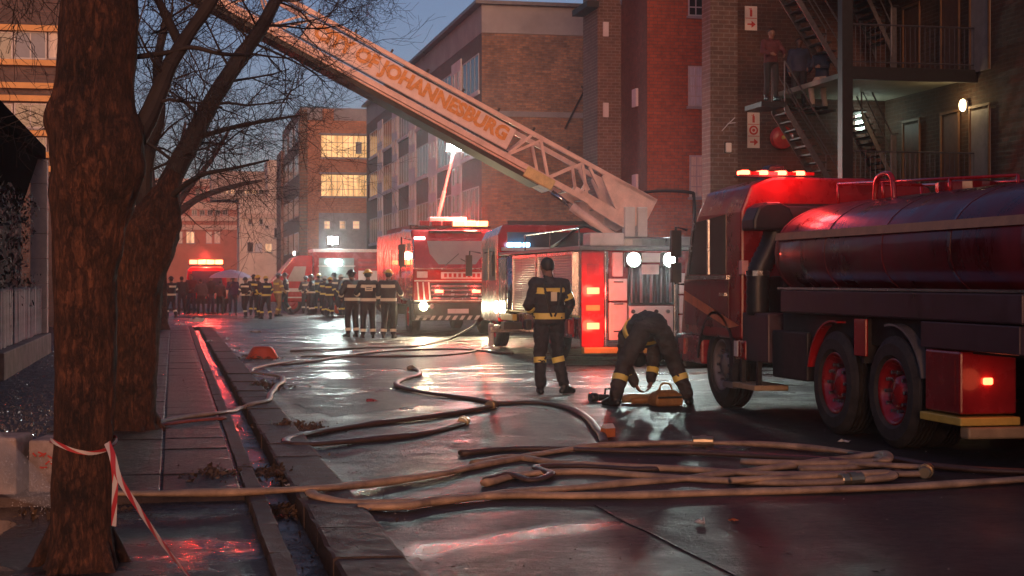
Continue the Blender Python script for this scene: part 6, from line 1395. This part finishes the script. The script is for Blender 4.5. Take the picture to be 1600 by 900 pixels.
# residents on the stair
sq = at_wall(1213, 90, YF + .55); lz = at_wall(1214, 152, YF).z
person('resident in a dark top leaning at the top of the stair flight', (sq.x - .12, YF + .6, lz - .02), R(185), joints(elR=(.3, .12, 1.2), wrR=(.18, .32, 1.12), elL=(-.3, .12, 1.2), wrL=(-.2, .32, 1.1)), dict(jacket=M_civ[3], trousers=M_civ[0]), .02, 1.05, face_dir=(.2, 1, -.1))
s2 = at_wall(1246, 78, YF + 2.0)
person('resident in a blue grey jacket standing behind the stair rail', (s2.x, YF + 1.9, lz - .02), R(160), joints(), dict(jacket=mat('blue_grey_jacket', (.045, .05, .09), .8, var=.2), trousers=M_civ[0]), .02, 1.1)
MB().box(s2.x - .3, s2.x + .3, YF + 1.7, YF + 2.1, lz - .08, lz - .021).build('landing', M_steel, wb)
s3 = at_wall(1283, 176, YF + .6); 
P3 = person('resident in beige trousers coming down the stair', (s3.x, YF + .62, s3.z + .02), R(120), joints(pelvis=(0, -.06, .90), waist=(0, -.06, 1.03), chest=(0, -.02, 1.26), neck=(0, 0, 1.42), head=(0, .05, 1.57), shL=(-.185, -.02, 1.36), shR=(.185, -.02, 1.36), elL=(-.26, .08, 1.1), elR=(.26, .08, 1.1), wrL=(-.2, .28, 1.08), wrR=(.2, .26, 1.05), hpL=(-.1, -.06, .87), hpR=(.1, -.06, .87), knR=(.12, .24, .56), anR=(.12, .16, .16), knL=(-.11, .06, .47), anL=(-.12, -.04, .09)), dict(jacket=mat('dark_blue_top', (.02, .025, .05), .8), trousers=M_beige), .018, 1.05)
tr = MB().box(-.17, .17, -.5, .5, -.03, .0)
o = tr.build('tread', M_steel, wb); o.location = (s3.x, YF + .62, s3.z + .02)
o = MB().box(-.17, .17, -.5, .5, -.03, .0).build('tread', M_steel, wb); o.location = (s3.x - .2, YF + .62, s3.z + .11)
# kit on the road round the bending firefighter
q = G(1040, 634); bg_ = thing('tool_bag', 'brown leather tool bag between the bending legs', 'bag', q, .15)
M_lea = mat('brown_leather', (.30, .15, .045), .5, var=.35, scale=9, bmp=.4, bscale=20)
MB().loft([[(-.18 * k, -.12 * k, z), (.18 * k, -.12 * k, z), (.18 * k, .12 * k, z), (-.18 * k, .12 * k, z)] for z, k in ((0, 1), (.08, 1.06), (.15, .95), (.20, .5))]).build('body', M_lea, bg_, bevel=.03); MB().tube(smoothline([(-.1, 0, .17), (-.05, 0, .27), (.05, 0, .27), (.1, 0, .17)]), .012, 6).build('handle', M_lea, bg_); MB().box(-.17, .17, -.135, -.125, .10, .125).build('strap', M_blk, bg_)
q = G(1005, 630); cg = thing('folded_canvas', 'folded tan canvas roll beside the brown tool bag', 'canvas', q, .1)
rr_ = random.Random(8)
MB().tube([(-.28, .02, .055), (-.15, 0, .065), (0, .01, .06), (.14, -.01, .07)], [.045, .06, .055, .06], 10).build('roll', M_tan, cg, smooth=True); MB().tube([(-.2, -.09, .04), (.0, -.1, .045), (.14, -.08, .04)], [.035, .045, .035], 10).build('loose_fold', M_lea, cg, smooth=True)
q = G(945, 628); nz = thing('hose_nozzle', 'dark hose nozzle lying beside the bending firefighter boot', 'nozzle', q, R(10))
MB().tube([(-.2, 0, .06), (-.19, 0, .06), (-.12, 0, .06), (-.1, 0, .06), (.1, 0, .055), (.12, 0, .055), (.24, 0, .055)], [.03, .062, .062, .045, .04, .05, .05], 14).build('barrel', M_blk, nz, smooth=False); MB().tube([(0, 0, .09), (.0, -.02, .17), (.07, -.02, .17), (.09, 0, .09)], .014, 6).build('grip', M_blk, nz); MB().lathe([(-.21, .02), (-.21, .064), (-.18, .064), (-.18, .02)], (0, 0, .06), 'X', 14).build('bumper_ring', M_chr, nz)

# ---------------------------------------------------------------- thin haze added for glow round the lamps and a far fade
m = bpy.data.materials.new('glow_haze'); m.use_nodes = True; nt = m.node_tree; nt.nodes.clear()
vo = nt.nodes.new('ShaderNodeVolumePrincipled'); ou = nt.nodes.new('ShaderNodeOutputMaterial'); nt.links.new(vo.outputs[0], ou.inputs['Volume'])
vo.inputs['Color'].default_value = (.85, .83, .86, 1); vo.inputs['Density'].default_value = HAZE_D; vo.inputs['Anisotropy'].default_value = .85
hz = MB().box(-100, 110, -15, 225, -1.2, 26).build('haze', m)
hz['kind'] = 'stuff'; hz['label'] = 'thin haze added over the whole street for lamp glow'; hz['category'] = 'haze'
